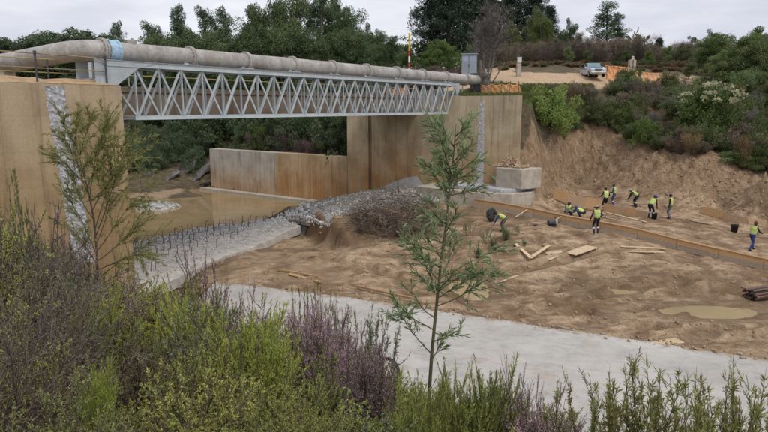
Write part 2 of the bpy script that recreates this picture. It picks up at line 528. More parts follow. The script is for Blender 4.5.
# relief: clods and tracks on the working floor, slumped spade-cut face, humps elsewhere
r_big = fbm(gx * .35, gy * .35, 4, 11)
r_mid = fbm(gx * 1.1, gy * 1.1, 4, 21)
r_fin = fbm(gx * 3.3, gy * 3.3, 3, 31)
rdg = 1 - np.abs(fbm(gx * 1.6 + gz * .9, gy * 1.0 - gz * 1.2, 3, 41))
floor = m_dig * (1 - m_face)
near = sstep(75, 50, gy)
trk = np.zeros_like(gx); trkw = np.zeros_like(gx)
for (a, b) in (((430, 285), (640, 255)), ((560, 300), (768, 268)), ((470, 262), (600, 245)), ((640, 322), (768, 300)), ((540, 305), (690, 275)), ((350, 262), (470, 250)), ((300, 258), (420, 276)), ((600, 285), (768, 285)), ((500, 312), (640, 300)), ((430, 300), (560, 282)), ((690, 335), (790, 322))):
    A, B = G(*a, -.8), G(*b, -.6)
    d = dist_line(gx + .5 * r_mid, gy + .5 * r_mid, A, B)
    trkw = np.maximum(trkw, np.exp(-(d / .30) ** 2))
    trk -= 0.16 * np.exp(-(d / 0.28) ** 2); trk += 0.12 * np.exp(-((d - .62) / 0.22) ** 2)
gz = gz + floor * (0.16 * r_big + 0.12 * r_mid + 0.075 * r_fin + 1.1 * trk) - .28 * m_litter
gz = gz + m_face * (0.5 * (rdg - .75) + 0.45 * r_mid + 0.16 * r_fin)
gz = gz + (1 - m_dig) * near * (0.10 * r_big + 0.06 * r_mid) * (gy > 2)
gz = gz + sstep(60, 80, gy) * (1 - m_road) * 0.5 * r_big
for (a, b) in zip(CUT[:-1], CUT[1:]):
    A, B = Q(a[0], a[1], 0), Q(b[0], b[1], 0); dx_, dy_ = B.x - A.x, B.y - A.y; L_ = math.hypot(dx_, dy_)
    t_ = ((gx - A.x) * dx_ + (gy - A.y) * dy_) / L_ ** 2
    s_ = ((gx - A.x) * -dy_ + (gy - A.y) * dx_) / L_ + .25 * r_mid + .1 * r_fin
    k_ = (t_ >= 0) & (t_ < 1)
    if a[0] < 294: continue
    gz = np.where(k_ & (s_ < 0) & (s_ > -3), gz - .38 * np.exp(-(s_ / 1.3) ** 2) * sstep(0, -.12, s_), gz)
    gz = np.where(k_ & (s_ >= 0) & (s_ < 1.2), gz + .22 * sstep(0, .15, s_), gz)
# keep puddle hollows, slab bed and structures clear
def flat(cx, cy, rx, ry, z):
    """a shallow hollow with a low rim"""
    global gz
    r_ = np.hypot((gx - cx) / rx, (gy - cy) / ry) + .13 * r_mid + .07 * r_fin
    gz = np.where(r_ < 1, z - .11 * (1 - np.clip(r_, 0, 1) ** 2), gz)
    rim = (r_ >= 1) & (r_ < 2.2)
    gz = np.where(rim, np.maximum(gz, z + .09 * (r_ - 1) ** .7), gz)
PUD = []
for (px, py, rx, ry, z) in ((706, 312, 2.2, .85, -1.10), (468, 288, 1.0, 1.9, -1.02), (613, 291.5, 1.2, .42, -1.0)):
    c = G(px, py, z); PUD.append((c, rx, ry, z))
    flat(c.x, c.y, rx, ry, z)
bh_ = base_h(gx, gy)
for (a, b, z) in (((553, 199), (601, 211), .55), ((601, 211), (647, 219), .4), ((701, 214), (747, 224), .1), ((747, 224), (785, 229), -.1)):
    A, B = G(*a, z), G(*b, z)
    w_ = np.exp(-(dist_line(gx, gy - .0, A, B) / 1.5) ** 4)
    gz = gz * (1 - w_) + np.minimum(bh_, z + .5) * w_
slab_line = [G(215, 282, SLABZ), G(262, 287, SLABZ), G(350, 297, SLABZ), G(470, 315, SLABZ), G(560, 328.5, SLABZ), G(768, 360, SLABZ), G(900, 380, SLABZ)]
def slab_far_y(x):
    xs = [p.x for p in slab_line]; ys = [p.y for p in slab_line]
    return np.interp(x, xs, ys)
on_slab = (gx > slab_line[0].x - .2) & (gx < 30) & (gy < slab_far_y(gx) + 0.1) & (gy > 12.5)
gz = np.where(on_slab & (gz < -0.5), np.minimum(gz, SLABZ - .16), gz)
# no earth above the abutment decks
def cap_box(o, a, la0, la1, b, lb0, lb1, z):
    global gz
    ua = (gx - o.x) * a.x + (gy - o.y) * a.y; ub = (gx - o.x) * b.x + (gy - o.y) * b.y
    k = (ua > la0) & (ua < la1) & (ub > lb0) & (ub < lb1)
    gz = np.where(k, np.minimum(gz, z), gz)
cap_box(C1, -U, -1, 30, -N, -.3, 1.4, TOPZ - .4)
cap_box(C1, -U, -1, 2.0, -N, -.3, 12, TOPZ - .4)
cap_box(RW, U, -.3, 3.5, N, -11, 6, TOPZ - .3)
cap_box(RW, U, -2.2, .3, N, -7.5, 5.3, 1.0)
cap_box(RW, U, -4.5, -2.2, N, -7.5, 5.3, 1.25)
cap_box(RW, U, -3.5, .62, -N, 7.2, 9.2, .1)
cap_box(RW, U, -.3, 1.0, -N, 10.5, 31, 3.0)
cap_box(RW, U, -3.5, 0.2, -N, 9.0, 31, WATER - .3)
cap_box(C1, U, 0.05, 5, -N, -.5, 12, WATER - .3)

gz = np.minimum(gz, np.where((gx > -16) & (gx < -2) & (gy > 28) & (gy < 42) & (m_dig < .5), gz - .12, gz))

nx, ny = len(GX), len(GY)
idx = np.arange(nx * ny).reshape(ny, nx)
gf = np.stack([idx[:-1, :-1].ravel(), idx[:-1, 1:].ravel(), idx[1:, 1:].ravel(), idx[1:, :-1].ravel()], 1)
gb = MB().add(np.stack([gx.ravel(), gy.ravel(), gz.ravel()], 1), gf)
def hz(x, y):                      # ground height, bilinear
    i = int(min(max(np.searchsorted(GX, x) - 1, 0), nx - 2)); j = int(min(max(np.searchsorted(GY, y) - 1, 0), ny - 2))
    u = (x - GX[i]) / (GX[i + 1] - GX[i]); v = (y - GY[j]) / (GY[j + 1] - GY[j])
    return float((gz[j, i] * (1 - u) + gz[j, i + 1] * u) * (1 - v) + (gz[j + 1, i] * (1 - u) + gz[j + 1, i + 1] * u) * v)
def on(p, dz=0.0):
    return Vector((p[0], p[1], hz(p[0], p[1]) + dz))
def gt(px, py, y0=14.0, y1=120.0):  # where that bearing strikes the ground
    d = ray(px, py); y = y0
    while y < y1 and CAMZ + d.z * y >= hz(d.x * y, y):
        y += 0.45
    a, b = max(y - 0.45, y0), y
    for _ in range(5):
        m_ = (a + b) / 2
        if CAMZ + d.z * m_ < hz(d.x * m_, m_): b = m_
        else: a = m_
    y = b
    return Vector((d.x * y, y, hz(d.x * y, y)))

def ground_material():
    m, nt, b, _ = new_mat('ground_soil')
    b.inputs['Roughness'].default_value = 0.9
    b.inputs['Specular IOR Level'].default_value = 0.2
    pos = geo_pos(nt).outputs['Position']
    n1 = noise(nt, .5, 6, 0.62, pos, (.55, 1.3, 1), .6); n2 = noise(nt, 1.9, 7, 0.68, pos, (.6, 1.35, 1), .5); n3 = noise(nt, 11, 5, 0.7, pos); n4 = noise(nt, 45, 3, 0.7, pos)
    at = nd(nt, 'ShaderNodeAttribute', attribute_name='cover')
    sx = nd(nt, 'ShaderNodeSeparateColor'); nt.links.new(at.outputs['Color'], sx.inputs[0])
    dig, grass, road = sx.outputs[0], sx.outputs[1], sx.outputs[2]
    at2 = nd(nt, 'ShaderNodeAttribute', attribute_name='cover2')
    sx2 = nd(nt, 'ShaderNodeSeparateColor'); nt.links.new(at2.outputs['Color'], sx2.inputs[0])
    face, litter, wet = sx2.outputs[0], sx2.outputs[1], sx2.outputs[2]
    # brown undergrowth soil
    r0 = ramp(nt, [(.3, (.055, .043, .028)), (.5, (.115, .09, .056)), (.7, (.20, .16, .10))]); nt.links.new(n2, r0.inputs[0])
    c = r0.outputs[0]
    # dug clay: damp dark brown to dry tan
    r1 = ramp(nt, [(.30, (0.166, 0.110, 0.068)), (.43, (0.305, 0.216, 0.139)), (.55, (0.428, 0.324, 0.221)), (.70, (0.583, 0.487, 0.369))]); nt.links.new(n2, r1.inputs[0])
    r1b = ramp(nt, [(.32, (.52, .46, .41)), (.47, (.95, .92, .89)), (.64, (1.16, 1.15, 1.13))]); nt.links.new(n1, r1b.inputs[0])
    r1c = ramp(nt, [(.3, (.68, .65, .62)), (.65, (1.15, 1.13, 1.1))]); nt.links.new(n3, r1c.inputs[0])
    cd = mixc(nt, 1.0, r1.outputs[0], r1b.outputs[0], 'MULTIPLY'); cd = mixc(nt, 1.0, cd, r1c.outputs[0], 'MULTIPLY')
    # spade-cut face: streaks running down the slope
    sf = noise(nt, 2.6, 6, 0.7, pos, (1.0, 0.5, 0.35), 1.2)
    r2 = ramp(nt, [(.3, (.13, .082, .05)), (.45, (.265, .18, .113)), (.6, (.37, .27, .177)), (.75, (.48, .38, .275))]); nt.links.new(sf, r2.inputs[0])
    cf = mixc(nt, 1.0, r2.outputs[0], r1c.outputs[0], 'MULTIPLY')
    cd = mixc(nt, face, cd, cf)
    cd = mixc(nt, wet, cd, (.14, .088, .05))
    rk = ramp(nt, [(.3, (.26, .255, .25)), (.7, (.46, .455, .44))]); nt.links.new(n3, rk.inputs[0])
    cd = mixc(nt, litter, cd, rk.outputs[0])
    c = mixc(nt, dig, c, cd)
    rg = ramp(nt, [(.3, (.05, .075, .02)), (.7, (.13, .16, .05))]); nt.links.new(n3, rg.inputs[0])
    c = mixc(nt, grass, c, rg.outputs[0])
    rr = ramp(nt, [(.3, (.40, .27, .16)), (.7, (.58, .44, .30))]); nt.links.new(n2, rr.inputs[0])
    c = mixc(nt, road, c, rr.outputs[0])
    nt.links.new(c, b.inputs['Base Color'])
    hsum = nd(nt, 'ShaderNodeMath', operation='MULTIPLY_ADD'); nt.links.new(n4, hsum.inputs[0]); hsum.inputs[1].default_value = .35; nt.links.new(n3, hsum.inputs[2])
    bump(nt, b, hsum.outputs[0], 0.75, 0.12)
    return m
ground = gb.build('ground', ground_material(), smooth=True)
tag(ground, kind='structure')
wetm = np.zeros_like(gx)
for c, rx, ry, z in PUD:
    wetm = np.maximum(wetm, np.exp(-(((gx - c.x) / (rx * 1.35)) ** 2 + ((gy - c.y) / (ry * 1.6)) ** 2)))
for (a, b) in zip(CUT[:-1], CUT[1:]):
    wetm = np.maximum(wetm, .95 * np.exp(-(dist_line(gx, gy, Q(a[0], a[1] - .25, 0), Q(b[0], b[1] - .25, 0)) / .65) ** 4))
wetm = np.maximum(wetm, .55 * trkw * floor)
wetm = np.maximum(wetm, .6 * floor * sstep(.1, -.35, r_mid + .4 * r_big))
for nm, ch in (('cover', (m_dig, m_grass, m_road)), ('cover2', (m_face, m_litter, wetm))):
    a = ground.data.attributes.new(nm, 'FLOAT_COLOR', 'POINT')
    arr = np.ones((nx * ny, 4)); 
    for k in range(3): arr[:, k] = ch[k].ravel()
    a.data.foreach_set('color', arr.ravel())

# ------------------------------------------------------------------ water
def water_mat(name, col, rough=0.06):
    m, nt, b, _ = new_mat(name)
    b.inputs['Roughness'].default_value = rough
    b.inputs['IOR'].default_value = 1.33
    pos = geo_pos(nt).outputs['Position']
    n = noise(nt, .6, 4, .5, pos); r = ramp(nt, [(.3, tuple(x * .85 for x in col)), (.7, tuple(x * 1.12 for x in col))]); nt.links.new(n, r.inputs[0])
    nt.links.new(r.outputs[0], b.inputs['Base Color'])
    bump(nt, b, noise(nt, 2.2, 3, .5, pos, (1, .5, 1)), .10, .03)
    return m
M_water = water_mat('muddy_water', (.295, .215, .115))
wpoly = [(-30, 26), (-11.5, 24.5), (-12, 30), (-13.0, 34.5), G(140, 241, WATER), G(200, 229, WATER), G(280, 221, WATER), G(300, 216, WATER), G(350, 206, WATER), W(-7, -.5), W(-7.5, .2), W(-32, .2), (-36, 64), (-36, 40)]
wb = bmesh.new()
wb.faces.new([wb.verts.new((p[0], p[1], WATER)) for p in wpoly])
me = bpy.data.meshes.new('river_water'); wb.normal_update(); wb.to_mesh(me); wb.free()
me.materials.append(M_water)
if me.polygons[0].normal.z < 0: me.flip_normals()
tag(obj('river_water', me), kind='structure')
M_pud = water_mat('puddle_water', (.37, .285, .165), .06)
for c, rx, ry, z in PUD:
    mb = MB(); k = 40
    ring = [(c.x + rx * 1.45 * (1 + .10 * math.sin(2 * a + c.x) + .06 * math.sin(5 * a)) * math.cos(a), c.y + ry * 1.45 * (1 + .16 * math.sin(3 * a + c.y) + .08 * math.sin(7 * a)) * math.sin(a), z) for a in [2 * PI * i / k for i in range(k)]]
    mb.add([(c.x, c.y, z)] + ring, [[0, 1 + i, 1 + (i + 1) % k] for i in range(k)])
    tag(mb.build('puddle', M_pud), kind='structure')

# ------------------------------------------------------------------ concrete slab in front of the dig
def slab_material():
    m, nt, b, _ = new_mat('poured_slab')
    b.inputs['Roughness'].default_value = .8
    pos = geo_pos(nt).outputs['Position']
    n1 = noise(nt, .35, 6, .6, pos, (1, 1, 1), .8); n2 = noise(nt, 1.8, 7, .68, pos, (.7, 1.1, 1), .9, rotz=R(27)); n3 = noise(nt, 22, 4, .7, pos)
    r1 = ramp(nt, [(.3, (.35, .333, .305)), (.5, (.43, .412, .38)), (.7, (.495, .475, .44))]); nt.links.new(n1, r1.inputs[0])
    r2 = ramp(nt, [(.34, (.80, .80, .80)), (.48, (1, 1, 1)), (.66, (1.09, 1.08, 1.05))]); nt.links.new(n2, r2.inputs[0])
    r3 = ramp(nt, [(.3, (.85, .85, .85)), (.7, (1.07, 1.07, 1.07))]); nt.links.new(n3, r3.inputs[0])
    c = mixc(nt, 1, r1.outputs[0], r2.outputs[0], 'MULTIPLY'); c = mixc(nt, 1, c, r3.outputs[0], 'MULTIPLY')
    mud = noise(nt, .8, 6, .7, pos); rm = ramp(nt, [(.56, (0, 0, 0)), (.74, (.55, .55, .55))]); nt.links.new(mud, rm.inputs[0])
    c = mixc(nt, rm.outputs[0], c, (.38, .29, .20))
    ea = nd(nt, 'ShaderNodeAttribute', attribute_name='edge'); me_ = nd(nt, 'ShaderNodeMath', operation='MULTIPLY_ADD'); nt.links.new(noise(nt, 1.6, 6, .7, pos), me_.inputs[0]); me_.inputs[1].default_value = 1.6; nt.links.new(ea.outputs['Fac'], me_.inputs[2])
    re_ = ramp(nt, [(.93, (0, 0, 0)), (1.0, (.8, .8, .8))]); me2 = nd(nt, 'ShaderNodeMath', operation='MULTIPLY'); nt.links.new(me_.outputs[0], me2.inputs[0]); me2.inputs[1].default_value = .62; nt.links.new(me2.outputs[0], re_.inputs[0])
    c = mixc(nt, re_.outputs[0], c, (.30, .215, .135))
    nt.links.new(c, b.inputs['Base Color'])
    bump(nt, b, n2, .25, .04)
    return m
M_slab = slab_material()
sb = MB()
xs = np.linspace(slab_line[0].x, slab_line[-1].x, 90)
fy = slab_far_y(xs) + 0.10 * fbm(xs * 1.1, xs * 0, 3, 77)
rows = 60; ss = np.linspace(0, 1, rows)
vv = np.zeros((rows, len(xs), 3))
for i, s in enumerate(ss):
    vv[i, :, 0] = xs; vv[i, :, 1] = 12.0 + (fy - 12.0) * s
    vv[i, :, 2] = SLABZ + 0.02 * fbm(xs * .8, vv[i, :, 1] * .8, 3, 78)
ids = np.arange(rows * len(xs)).reshape(rows, -1)
sb.add(vv.reshape(-1, 3), np.stack([ids[:-1, :-1].ravel(), ids[:-1, 1:].ravel(), ids[1:, 1:].ravel(), ids[1:, :-1].ravel()], 1))
low = vv[-1].copy(); low[:, 2] -= .35
k = len(xs); e = np.concatenate([vv[-1], low])
sb.add(e, [[i + 1, i, k + i, k + i + 1] for i in range(k - 1)])
lf = vv[:, 0].copy(); lf2 = lf.copy(); lf2[:, 2] -= .35
sb.add(np.concatenate([lf, lf2]), [[i, i + 1, rows + i + 1, rows + i] for i in range(rows - 1)])
slab_o = tag(sb.build('concrete_slab', M_slab, smooth=False), kind='structure')
at_ = slab_o.data.attributes.new('edge', 'FLOAT', 'POINT')
ev = np.ones(len(slab_o.data.vertices)) * .9; dd_ = (fy[None, :] - vv[:, :, 1]).ravel(); ev[:len(dd_)] = np.clip(1 - dd_ / 1.3, 0, 1) * .8
at_.data.foreach_set('value', ev)

# ------------------------------------------------------------------ abutments and walls
M_con_left = concrete_mat('stained_concrete_near', (.46, .38, .27), (.40, .29, .17), (.36, .235, .11), 3.5, 8.0)
M_con_far = concrete_mat('stained_concrete_far', (0.561, 0.495, 0.361), (0.484, 0.385, 0.242), (0.490, 0.270, 0.106), 1.6, 6.2)
M_con_low = concrete_mat('stained_concrete_low', (0.510, 0.484, 0.431), (0.395, 0.360, 0.304), (0.468, 0.268, 0.118), -.8, 2.4)
M_con_mid = concrete_mat('stained_concrete_mid', (0.504, 0.428, 0.306), (0.430, 0.316, 0.184), (0.483, 0.255, 0.095), 0, 4.2)
M_chip = simple_mat('chipped_concrete', (.30, .30, .315), (.56, .56, .57), 9, .9, bmp=.9)
M_pale = simple_mat('pale_concrete', (.46, .42, .36), (.34, .29, .22), 2.2, .85, bmp=.4)
M_sand = simple_mat('sand_dirt', (.42, .29, .165), (.27, .18, .10), 3, .95, bmp=.6)

def prism(poly, z0, z1, mb=None):
    """poly: list of (x,y), counter-clockwise"""
    mb = mb or MB(); n = len(poly)
    v = [(p[0], p[1], z0) for p in poly] + [(p[0], p[1], z1) for p in poly]
    mb.add(v, [[i, (i + 1) % n, n + (i + 1) % n, n + i] for i in range(n)])
    mb.f.append(np.array([[mb.n - n + i for i in range(n)]])); mb.m.append(np.zeros(1, np.int32))
    return mb
def ccw(poly):
    a = sum(poly[i][0] * poly[(i + 1) % len(poly)][1] - poly[(i + 1) % len(poly)][0] * poly[i][1] for i in range(len(poly)))
    return poly if a > 0 else poly[::-1]

def strip(name, mat, parent, pa, pb, pc, pd, out, nu, nv, amp, seed, base=.025):
    """rough hacked band on a wall between four corners (a,b top, c,d bottom), standing out of the wall"""
    mb = MB(); vs = []
    for j in range(nv + 1):
        for i in range(nu + 1):
            u, v = i / nu, j / nv
            p = lerp(lerp(pa, pb, u), lerp(pc, pd, u), v)
            ex = 0 if i not in (0, nu) else (.07 * float(vnoise(j * .9, seed + i, 4)) - .035)
            p = p + (pb - pa).normalized() * ex
            h = base + amp * float(abs(fbm(np.array(u * 5. + seed), np.array(v * 38.), 3, seed)))
            if i in (0, nu): h = 0.004
            vs.append(p + out * h)
    mb.add([tuple(p) for p in vs], [[j * (nu + 1) + i, (j + 1) * (nu + 1) + i, (j + 1) * (nu + 1) + i + 1, j * (nu + 1) + i + 1] for j in range(nv) for i in range(nu)])
    return mb.build(name, mat, parent)

ab1 = empty('bridge_abutment', (C1.x, C1.y, -1.8), 0, 'ochre stained concrete abutment with a hacked grey band, nearest on the left', 'abutment')
def rel(o, root):                   # keep world place under an unrotated root
    o.location = -Vector(root.location)
    return o
pl = ccw([tuple((C1 + a)[:2]) for a in (Vector((0, 0, 0)), -U * 22, -U * 22 - N * 1.6, -U * 2.2 - N * 1.6, -U * 2.2 - N * 11, -N * 11)])
w1 = rel(prism(pl, -2.0, TOPZ).build('wall', M_con_left, ab1), ab1)
# strip: bearings on the face plane through C1, direction U
def on_face(px, py):
    d = ray(px, py); o = Vector((0, 0, CAMZ))
    t = (Vector((C1.x, C1.y, 0)) - o).dot(N) / d.dot(N)
    return o + d * t
sa, sb_, sc_, sd_ = on_face(44, 86), on_face(64, 86), on_face(74, 262), on_face(95, 262)
rel(strip('hacked_band', M_chip, ab1, sa, sb_, sc_, sd_, N, 10, 90, .12, 5), ab1)
# dirt lying on top of the abutment
mb = MB(); kk = 60; vs = []
for j in range(8):
    for i in range(kk):
        p = C1 - U * (i * 22 / (kk - 1)) - N * (0.06 + j * .3)
        h = .015 + (.22 * min(j, 3) / 3) * (.5 + .9 * float(vnoise(i * .5, j * .7, 8)))
        if i == 0: h = 0.012
        vs.append((p.x, p.y, TOPZ + h))
mb.add(vs, [[j * kk + i, (j + 1) * kk + i, (j + 1) * kk + i + 1, j * kk + i + 1] for j in range(7) for i in range(kk - 1)])
tag(rel(mb.build('dirt_layer', M_sand, ab1, True), ab1))

ab2 = empty('bridge_abutment', W(0, 0, -1.5), 0, 'tall far concrete abutment with rust stains and a narrow grey vertical band', 'abutment')
pl = ccw([tuple(W(*a)[:2]) for a in ((5.5, 0), (5.25, .7), (3.0, 4.2), (-10.5, 4.2), (-10.5, .02), (-8.2, .02), (-8.2, .3), (-7.8, .3), (-7.8, 0))])
rel(prism(pl, -2.0, TOPZ).build('wall', M_con_far, ab2), ab2)
rel(strip('grey_band', M_chip, ab2, W(2.2, 0, 8.2), W(2.6, 0, 8.2), W(2.0, 0, 2.0), W(2.7, 0, 2.0), -U, 6, 60, .05, 9, .012), ab2)
M_splash = simple_mat('cement_splash', (.52, .52, .52), (.40, .37, .33), 3, .85, bmp=.4)
mb = MB(); vs = []; nu_, nv_ = 26, 10
for j in range(nv_ + 1):
    for i in range(nu_ + 1):
        u, v = i / nu_, j / nv_
        top = (.15 + 1.75 * u ** .8 if u < .8 else 1.55 * (1 - (u - .8) / .2 * .75)) + .35 * float(vnoise(u * 9, 2.5, 6))
        s_ = lerp(-7.0, -2.2, u)
        vs.append(tuple(W(s_, -.012 - .05 * (1 - v) - .03 * float(vnoise(i * .8, j * .8, 3)), .55 + top * v)))
mb.add(vs, [[j * (nu_ + 1) + i, j * (nu_ + 1) + i + 1, (j + 1) * (nu_ + 1) + i + 1, (j + 1) * (nu_ + 1) + i] for j in range(nv_) for i in range(nu_)])
rel(mb.build('cement_splash', M_splash, ab2, True), ab2)

low_w = empty('retaining_wall', W(-20, 0, -1.5), 0, 'low pale concrete wall with dark run-off streaks behind the muddy pool', 'wall')
segs = [(-10.52, -14.9), (-14.93, -19.4), (-19.43, -29.3)]
for i, (a, b_) in enumerate(segs):
    pl = ccw([tuple(W(*q)[:2]) for q in ((a, .03 * i), (a, 1.3), (b_, 1.3), (b_, .03 * i))])
    rel(prism(pl, -2.0, 3.45 - .012 * i).build('wall_panel', M_con_mid if i < 2 else M_con_low, low_w), low_w)
pl = ccw([tuple(W(*q)[:2]) for q in ((-9.2, -.9), (-9.2, -.02), (-30.0, -.02), (-30.0, -.9))])
rel(prism(pl, -2.0, WATER + .22).build('footing_ledge', M_pale, low_w), low_w)

# stepped stub in front of the far abutment
stub = empty('concrete_steps', on(W(3.5, -1.5)), 0, 'broken concrete footing block with rubble on top below the far abutment', 'footing')
def chunk(poly, z0, z1, name, mat, jit=.05):
    mb = prism(ccw(poly), z0, z1)
    o = rel(mb.build(name, mat, stub), stub); bevel(o, .06, 2); return o
chunk([tuple(W(a, b)[:2]) for a, b in ((-1.6, -2.6), (1.8, -3.3), (4.4, -3.2), (6.1, -2.4), (6.9, -.9), (6.6, .6), (-1.6, -.03))], .2, 1.86, 'lower_step', M_pale)
chunk([tuple(W(a, b)[:2]) for a, b in ((.2, -1.9), (5.2, -2.3), (6.2, -1.3), (6.3, .2), (.0, -.03))], 1.87, 2.1, 'middle_step', M_chip)
chunk([tuple(W(a, b)[:2]) for a, b in ((4.3, -1.3), (6.4, -1.6), (6.9, -.7), (7.0, .6), (4.0, -.03))], 2.11, 3.5, 'upper_block', M_pale)

# ------------------------------------------------------------------ sloping concrete apron of the old weir
top_l = [G(128, 243, -.40), G(170, 234, -.30), G(200, 228, -.22), G(240, 223, -.12), G(280, 218, .02)]
bot_l = [G(132, 296, -1.0), G(175, 279, -.95), G(215, 260, -.75), G(255, 246, -.50), G(300, 226, .0)]
def poly_at(pl, t):
    f = t * (len(pl) - 1); i = min(int(f), len(pl) - 2)
    return lerp(pl[i], pl[i + 1], f - i)
mb = MB(); nu_, nv_ = 70, 34; vs = []
for j in range(nv_ + 1):
    for i in range(nu_ + 1):
        p = lerp(poly_at(top_l, i / nu_), poly_at(bot_l, i / nu_), j / nv_)
        rough = .10 if j < 12 else .06
        p.z += rough * float(fbm(np.array(p.x * 2.2), np.array(p.y * 2.2), 3, 61))
        if j == 0: p.z -= .35
        p.x += .12 * float(vnoise(j * .5, i * .4, 2)) if j in (0, nv_) else 0
        vs.append(tuple(p))
st = nu_ + 1
mb.add(vs, [[j * st + i, (j + 1) * st + i, (j + 1) * st + i + 1, j * st + i + 1] for j in range(nv_) for i in range(nu_)])
edge = [vs[nv_ * st + i] for i in range(st)]; low = [(x, y, z - .5) for x, y, z in edge]
mb.add(edge + low, [[i, st + i, st + i + 1, i + 1] for i in range(st - 1)])
edge = [vs[j * st + nu_] for j in range(nv_ + 1)]; low = [(x, y, z - .6) for x, y, z in edge]
mb.add(edge + low, [[i, i + 1, nv_ + 2 + i, nv_ + 1 + i] for i in range(nv_)])
M_apron = simple_mat('apron_concrete', (.55, .52, .47), (.38, .345, .30), 2.2, .85, bmp=.9)
tag(mb.build('weir_apron', M_apron), 'sloping pale concrete weir apron studded with rebar beside the muddy pool', 'weir')
def apron_pt(u, v):
    i, j = u * nu_, v * nv_
    return Vector(vs[int(round(j)) * st + int(round(i))])

# ------------------------------------------------------------------ rocks
def rock_mesh(seed, mat, sub=1, flat_=0.75):
    bm = bmesh.new(); bmesh.ops.create_icosphere(bm, subdivisions=sub, radius=1)
    r = random.Random(seed)
    ax = [Vector((r.uniform(-1, 1), r.uniform(-1, 1), r.uniform(-1, 1))).normalized() for _ in range(4)]
    for v in bm.verts:
        k = 1 + .16 * r.uniform(-1, 1)
        for a in ax:
            d = v.co.dot(a)
            if d > .55: v.co -= a * (d - .55) * .85
        v.co = Vector((v.co.x * k, v.co.y * k * .85, v.co.z * k * flat_))
    me = bpy.data.meshes.new('rock'); bm.to_mesh(me); bm.free(); me.materials.append(mat)
    return me
M_rock = simple_mat('crushed_rock', (0.460, 0.454, 0.437), (0.690, 0.684, 0.667), 5, .9, bmp=.4)
M_shore = simple_mat('shore_rock', (.29, .285, .275), (.46, .455, .44), 5, .9, bmp=.4)
M_boulder = simple_mat('weathered_rock', (.055, .052, .048), (.17, .16, .15), 3, .9, bmp=.9)
M_clod = simple_mat('clay_clod', (.29, .20, .13), (.42, .32, .22), 6, .95, bmp=.5)
M_wire0 = simple_mat('gabion_wire', (.17, .17, .17), (.12, .12, .12), 20, .6, metal=.3)
ROCKS = [rock_mesh(i, M_rock, 1) for i in range(6)]
def np_mesh(me):
    v = np.zeros(len(me.vertices) * 3); me.vertices.foreach_get('co', v)
    f = np.zeros(len(me.polygons) * 3, np.int32); me.polygons.foreach_get('vertices', f)
    return v.reshape(-1, 3), f.reshape(-1, 3)
RNP = [np_mesh(m) for m in ROCKS]
SHORE = [rock_mesh(20 + i, M_shore, 1) for i in range(6)]
def scatter_rocks(name, pts, rmin, rmax, mat, sink=.25, power=2.2):
    mb = MB()
    for p in pts:
        v, f = RNP[random.randrange(6)]
        s = rmin + (rmax - rmin) * random.random() ** power
        rot = np.array(Euler((random.uniform(0, 6), random.uniform(0, 6), random.uniform(0, 6))).to_matrix())
        mb.add(v @ rot.T * s + np.array((p[0], p[1], p[2] + s * (.6 - sink))), f)
    return tag(mb.build(name, mat), kind='stuff')
def sample_px(poly, n, y0=20, y1=70):
    xs = [p[0] for p in poly]; ys = [p[1] for p in poly]; out = []
    while len(out) < n:
        x, y = random.uniform(min(xs), max(xs)), random.uniform(min(ys), max(ys))
        if in_poly(np.array([x]), np.array([y]), poly)[0] > .5:
            out.append(gt(x, y, y0, y1))
    return out
ridge = [(287, 214), (300, 205), (345, 194), (395, 187), (470, 188), (466, 197), (432, 201), (392, 209), (358, 216), (346, 230), (338, 229), (322, 220), (300, 213)]
far_e = [G(286, 212, .30), G(305, 204, .70), G(335, 196.5, 1.0), G(385, 187.5, 1.35), G(430, 187.5, 1.35), G(478, 188, 1.35)]
near_e = [G(287, 216.5, .30), G(306, 217, .60), G(330, 224, .50), G(350, 219, .60), G(392, 208, .85), G(430, 201, 1.05), G(478, 196, 1.2)]
gab = empty('gabion_mattress', on(G(350, 208, .7)), 0, 'pale stone filled gabion ledge of the broken weir before the far abutment', 'gabion')
gu_, gv_ = 84, 14; vg = []
for j in range(gv_ + 1):
    for i in range(gu_ + 1):
        p = lerp(poly_at(far_e, i / gu_), poly_at(near_e, i / gu_), j / gv_)
        p = p + Vector((.22 * float(vnoise(i * .35, 3.3, 2) - .5), .5 * float(vnoise(i * .45, 9.1, 4) - .5) * (j == gv_), .11 * float(fbm(np.array(p.x * 1.7), np.array(p.y * 1.7), 3, 66))))
        vg.append(p)
sg_ = gu_ + 1
mb = MB(); mb.add([tuple(p) for p in vg], [[j * sg_ + i, (j + 1) * sg_ + i, (j + 1) * sg_ + i + 1, j * sg_ + i + 1] for j in range(gv_) for i in range(gu_)])
ed = [vg[gv_ * sg_ + i] for i in range(sg_)]
mb.add([tuple(p) for p in ed] + [(p.x, p.y + .12 * random.random(), p.z - .6) for p in ed], [[i, sg_ + i, sg_ + i + 1, i + 1] for i in range(gu_)])
ed = [vg[j * sg_] for j in range(gv_ + 1)]
mb.add([tuple(p) for p in ed] + [(p.x, p.y, p.z - .7) for p in ed], [[i, i + 1, gv_ + 2 + i, gv_ + 1 + i] for i in range(gv_)])
rel(mb.build('mortar_bed', M_pale, gab), gab)
mb = MB()
def gpt(u, v, dz=.05):
    i, j = min(max(u, 0), 1) * gu_, min(max(v, 0), 1) * gv_
    return vg[int(round(j)) * sg_ + int(round(i))] + Vector((0, 0, dz))
for k in range(70):
    for sg2 in (1, -1):
        u0 = k / 70 * 1.1 - .05; pts = [gpt(u0 + sg2 * .028 * q, q / 6, .075) for q in range(7) if 0 <= u0 + sg2 * .028 * q <= 1]
        if len(pts) > 2: mb.tube(pts, .011, 3, False)
wm_ = rel(mb.build('wire_mesh', M_wire0, gab), gab); wm_['kind'] = 'stuff'
